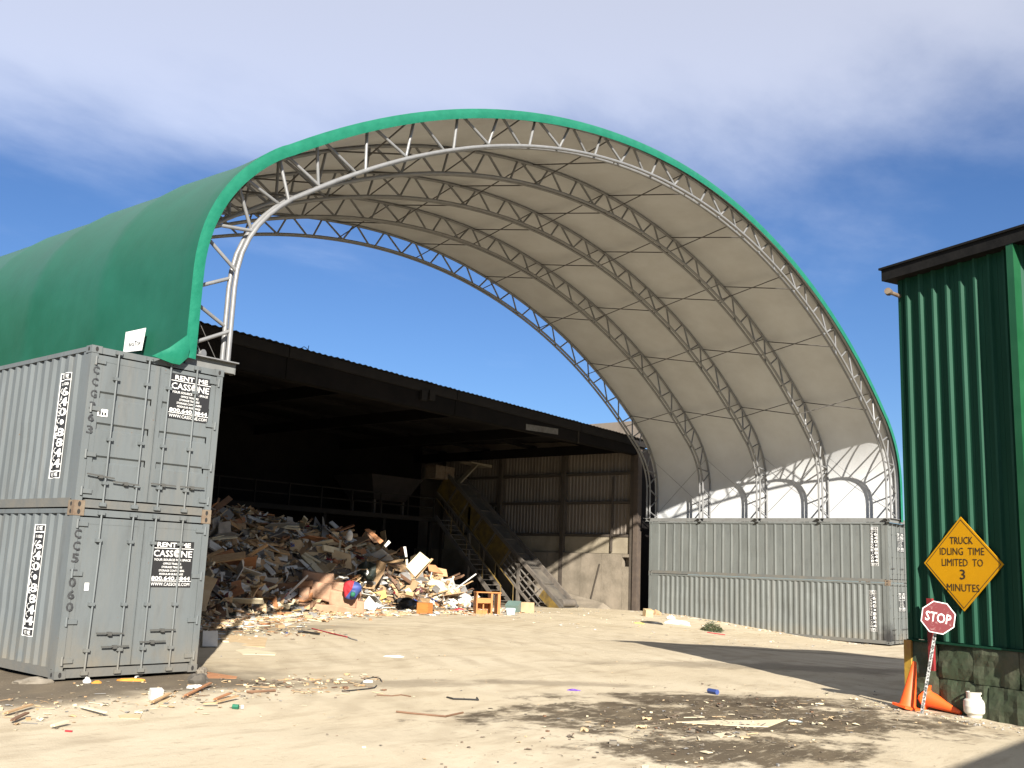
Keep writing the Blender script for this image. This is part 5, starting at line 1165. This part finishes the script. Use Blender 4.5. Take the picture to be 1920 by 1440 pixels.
for i, (a, b, m, lb) in enumerate(((( 343, 1312), (394, 1288), 'rusty', 'reddish plank leaning by the broken concrete'), ((405, 1322), (444, 1313), 'wood', 'pale batten in the splintered wood'), ((400, 1318), (430, 1308), 'rusty', 'orange batten in the splintered wood'), ((380, 1325), (407, 1326), 'wood', 'flat stub of board in the splintered wood'), ((150, 1330), (196, 1345), 'cream', 'pale plank on the soil bank edge'), ((281, 1324), (318, 1308), 'wood', 'thin batten below the foam block'), ((5, 1345), (58, 1330), 'wood', 'weathered stick at the bank edge'), ((20, 1358), (50, 1346), 'darkwood', 'dark stick at the bank edge'), ((95, 1368), (125, 1362), 'cream', 'pale strip in the yard dust'))):
    P = [hit(*a, gz)+Vector((0, 0, .04)), hit(*b, gz)+Vector((0, 0, .06))]; mb = MB(); mb.beam(P[0].lerp(P[1], .1), P[1], .055, .018); mb.beam(P[0], P[0].lerp(P[1], .14), .025, .012); tag(mb.build('scrap_plank', PAL[m], org=P[0]), lb, 'plank', 'scrap planks along the soil bank')
stick('drink_can', 'green drink can with white end lying at the bank edge', 'can', [(436, 1329), (447, 1330)], .033, 'green'); stick('paper_cup', 'white paper cup beside the green can', 'cup', [(451, 1330), (456, 1330)], .03, 'white')
stick('red_scrap', 'orange-red scrap in the dust before the soil bank', 'scrap', [(122, 1372), (135, 1373)], .011, 'red')
# broken concrete and rocks by the container corner
bag('rubble_block', 'dark rounded rubble lump under the container corner', 'rubble', (372, 1279), 17, 15, 'rock2', 'rubble at the container corner', .3, 31, .4, gz)
bag('rubble_block', 'pale slab of broken concrete leaning at the container corner', 'rubble', (378, 1264), 10, 11, 'rock', 'rubble at the container corner', .35, 33, .6, gz)
bag('rubble_block', 'long pale lump of broken concrete beside the container side', 'rubble', (66, 1281), 30, 9, 'rock', 'rubble at the container corner', .35, 34, .4, gz)
bag('rubble_block', 'white knotted bag among the splintered wood', 'bag', (366, 1290), 14, 6, 'white', 'rubble at the container corner', .4, 36, .4, gz)
# debris at the far end of the right-hand containers
Z5 = lambda X, Y: (1180+X/6.857, 1120+Y/6.857)
openbox('cardboard_box', 'crushed pale cardboard box at the end of the far containers', 'box', Z5(235, 245), 15, 12, 'tan', rad(20), 1.0, .8, rad(12), top_open=False)
bag('tyre_scrap', 'curved dark rubber strip lying before the far containers', 'rubber', Z5(270, 335), 22, 4, 'black', None, .2, 41, .3, gz)
bag('plastic_sheet', 'crumpled clear plastic sheet by the foot of the far containers', 'plastic', Z5(600, 340), 24, 7, 'white', None, .45, 42, .4, gz)
bag('plastic_sheet', 'white knotted plastic bag against the far container', 'plastic', Z5(530, 275), 7, 6, 'white', None, .5, 43, .5, gz)
bag('brown_bundle', 'brown bundle against the far container end', 'bundle', Z5(350, 225), 9, 8, 'cardboard', None, .4, 44, .5, gz)
bag('yellow_bag', 'yellow flattened bag at the far container end', 'bag', Z5(125, 340), 10, 3, 'yellow', None, .4, 45, .3, gz)
stick('red_strip', 'faded red strip on the ground by the evergreen clump', 'strip', [(1000, 455), (1100, 470), (1230, 488)], .02, 'red', zf=Z5)
# evergreen clump
ev = hit(*Z5(1060, 435), gz); evt = thing('evergreen_clump', 'small green evergreen cutting lying by the far container foot', 'plant', ev)
LEAF = mat('dull_evergreen', (.035, .05, .018), .8, (.055, .065, .025), 4); d = (ev-EYE).length/F_PX
mb = MB()
for i in range(900):
    a = random.uniform(0, 6.28); r = random.random()**.5; hgt = random.random(); p = ev+rr*(math.cos(a)*r*20*d)+Vector((math.sin(a)*r*.35, math.sin(a)*r*.35, hgt*(1-r*r)*17*d+.02))
    M = rnd_rot(1.6); mb.add([p+M @ Vector(q) for q in ((-.07, -.012, 0), (.07, 0, .01), (-.07, .012, 0))], [(0, 1, 2)])
mb.build('foliage', LEAF, evt); mb = MB()
for i in range(6): mb.tube(ev+rr*(-.3+.1*i), ev+rr*(-.45+.16*i)+Vector((0, 0, .25)), .012, 5)
mb.build('stem', PAL['darkwood'], evt)
# small chips of litter, too many to count
chips = MB(); random.seed(5)
def scatter(n, fx, sizes, w_=None, tilt=.12):
    for _ in range(n):
        x, y = fx(); s = random.choice(sizes); piece(chips, (x, y, gz(x, y)+.008+s*.05), s, rmat() if w_ is None else IDX[random.choice(w_)], tilt)
mixd = ['cream', 'tan', 'wood', 'grey', 'soil', 'cream', 'wood', 'rock']
pale = ['cream', 'white', 'wood', 'tan', 'grey', 'white', 'cream']
scatter(420, lambda: (random.uniform(2.5, 9.5), random.gauss(12.9, .5)), (.02, .03, .045, .08), mixd)
scatter(260, lambda: (random.gauss(10.6, .9), random.gauss(13.4, .5)), (.02, .035, .06, .09), ['wood', 'cream', 'wood', 'darkwood', 'tan', 'soil'])
scatter(110, lambda: (random.uniform(3, 9.5), random.uniform(13, 15.2)), (.02, .03, .05), mixd)
scatter(950, lambda: (random.gauss(13, 2.2), random.gauss(7.2, 1.1)), (.012, .018, .025, .035, .05), ['cream', 'grey', 'tan', 'soil', 'darkwood', 'soil', 'rock', 'rock2'], .05)
scatter(60, lambda: (random.gauss(13, 1.8), random.gauss(7.1, .8)), (.08, .12), ['rock', 'cream', 'soil', 'tan'], .03)
scatter(420, lambda: (random.uniform(8, 22), random.uniform(5, 24)), (.012, .02, .03), ['grey', 'darkwood', 'soil', 'cream', 'tan'])
scatter(420, lambda: (random.gauss(16, 1.8), random.gauss(23.3, 1.0)), (.04, .07, .11), None)
def toeline():
    x = random.uniform(14, 37); return x, lerp_tab(x, TOE)-abs(random.gauss(0, 1.1))
scatter(2100, toeline, (.05, .09, .14, .22, .3), ['cream', 'white', 'white', 'tan', 'wood', 'cardboard', 'grey', 'rusty', 'cream'])
scatter(260, lambda: (random.uniform(30, 44), random.uniform(17, 31)), (.04, .06, .09), pale)
scatter(200, lambda: (43.6+random.gauss(0, .3), random.uniform(17, 29)), (.05, .08, .12), pale)
scatter(260, lambda: (lambda s: (wp(s, 0, random.uniform(.2, .9)).x, wp(s, 0, random.uniform(.2, .9)).y))(random.uniform(-.6, 3)), (.015, .025, .04), pale)
o = chips.build('ground_litter', ALLM, org=(15, 14, 0)); o['kind'] = 'stuff'; tag(o, 'small pale chips and scraps scattered over the dusty yard', 'litter')
# bare trees on the slope behind the far containers
TW = mat('bare_twig_brown', (.11, .075, .055), .9)
def bare_tree(label, p, h):
    t = thing('bare_tree', label, 'tree', p, 'bare trees behind the far containers'); tr = MB(); tw = MB()
    def grow(a, d, L_, r, lv):
        b = a+d*L_; (tr if lv < 2 else tw).tube(a, b, r, 5, 0, r*.6)
        if lv >= 5: return
        for i in range(3 if lv else 5):
            nd = (d+Vector((random.gauss(0, .5), random.gauss(0, .5), random.gauss(.15, .3)))).normalized(); grow(a.lerp(b, random.uniform(.55, 1)), nd, L_*random.uniform(.55, .75), r*.5, lv+1)
    grow(Vector(p), Vector((0, 0, 1)), h*.32, h*.018, 0); tr.build('trunk', TW, t); tw.build('crown', TW, t)
for i, (x, y, h, lb) in enumerate(((66, 23, 8.5, 'bare brown tree rising just behind the far container end'), (72, 20, 9, 'bare tree half hidden by the green building corner'), (69, 27, 8, 'bare brown tree hidden behind the green cover edge'))): bare_tree(lb, (x, y, -.6), h)
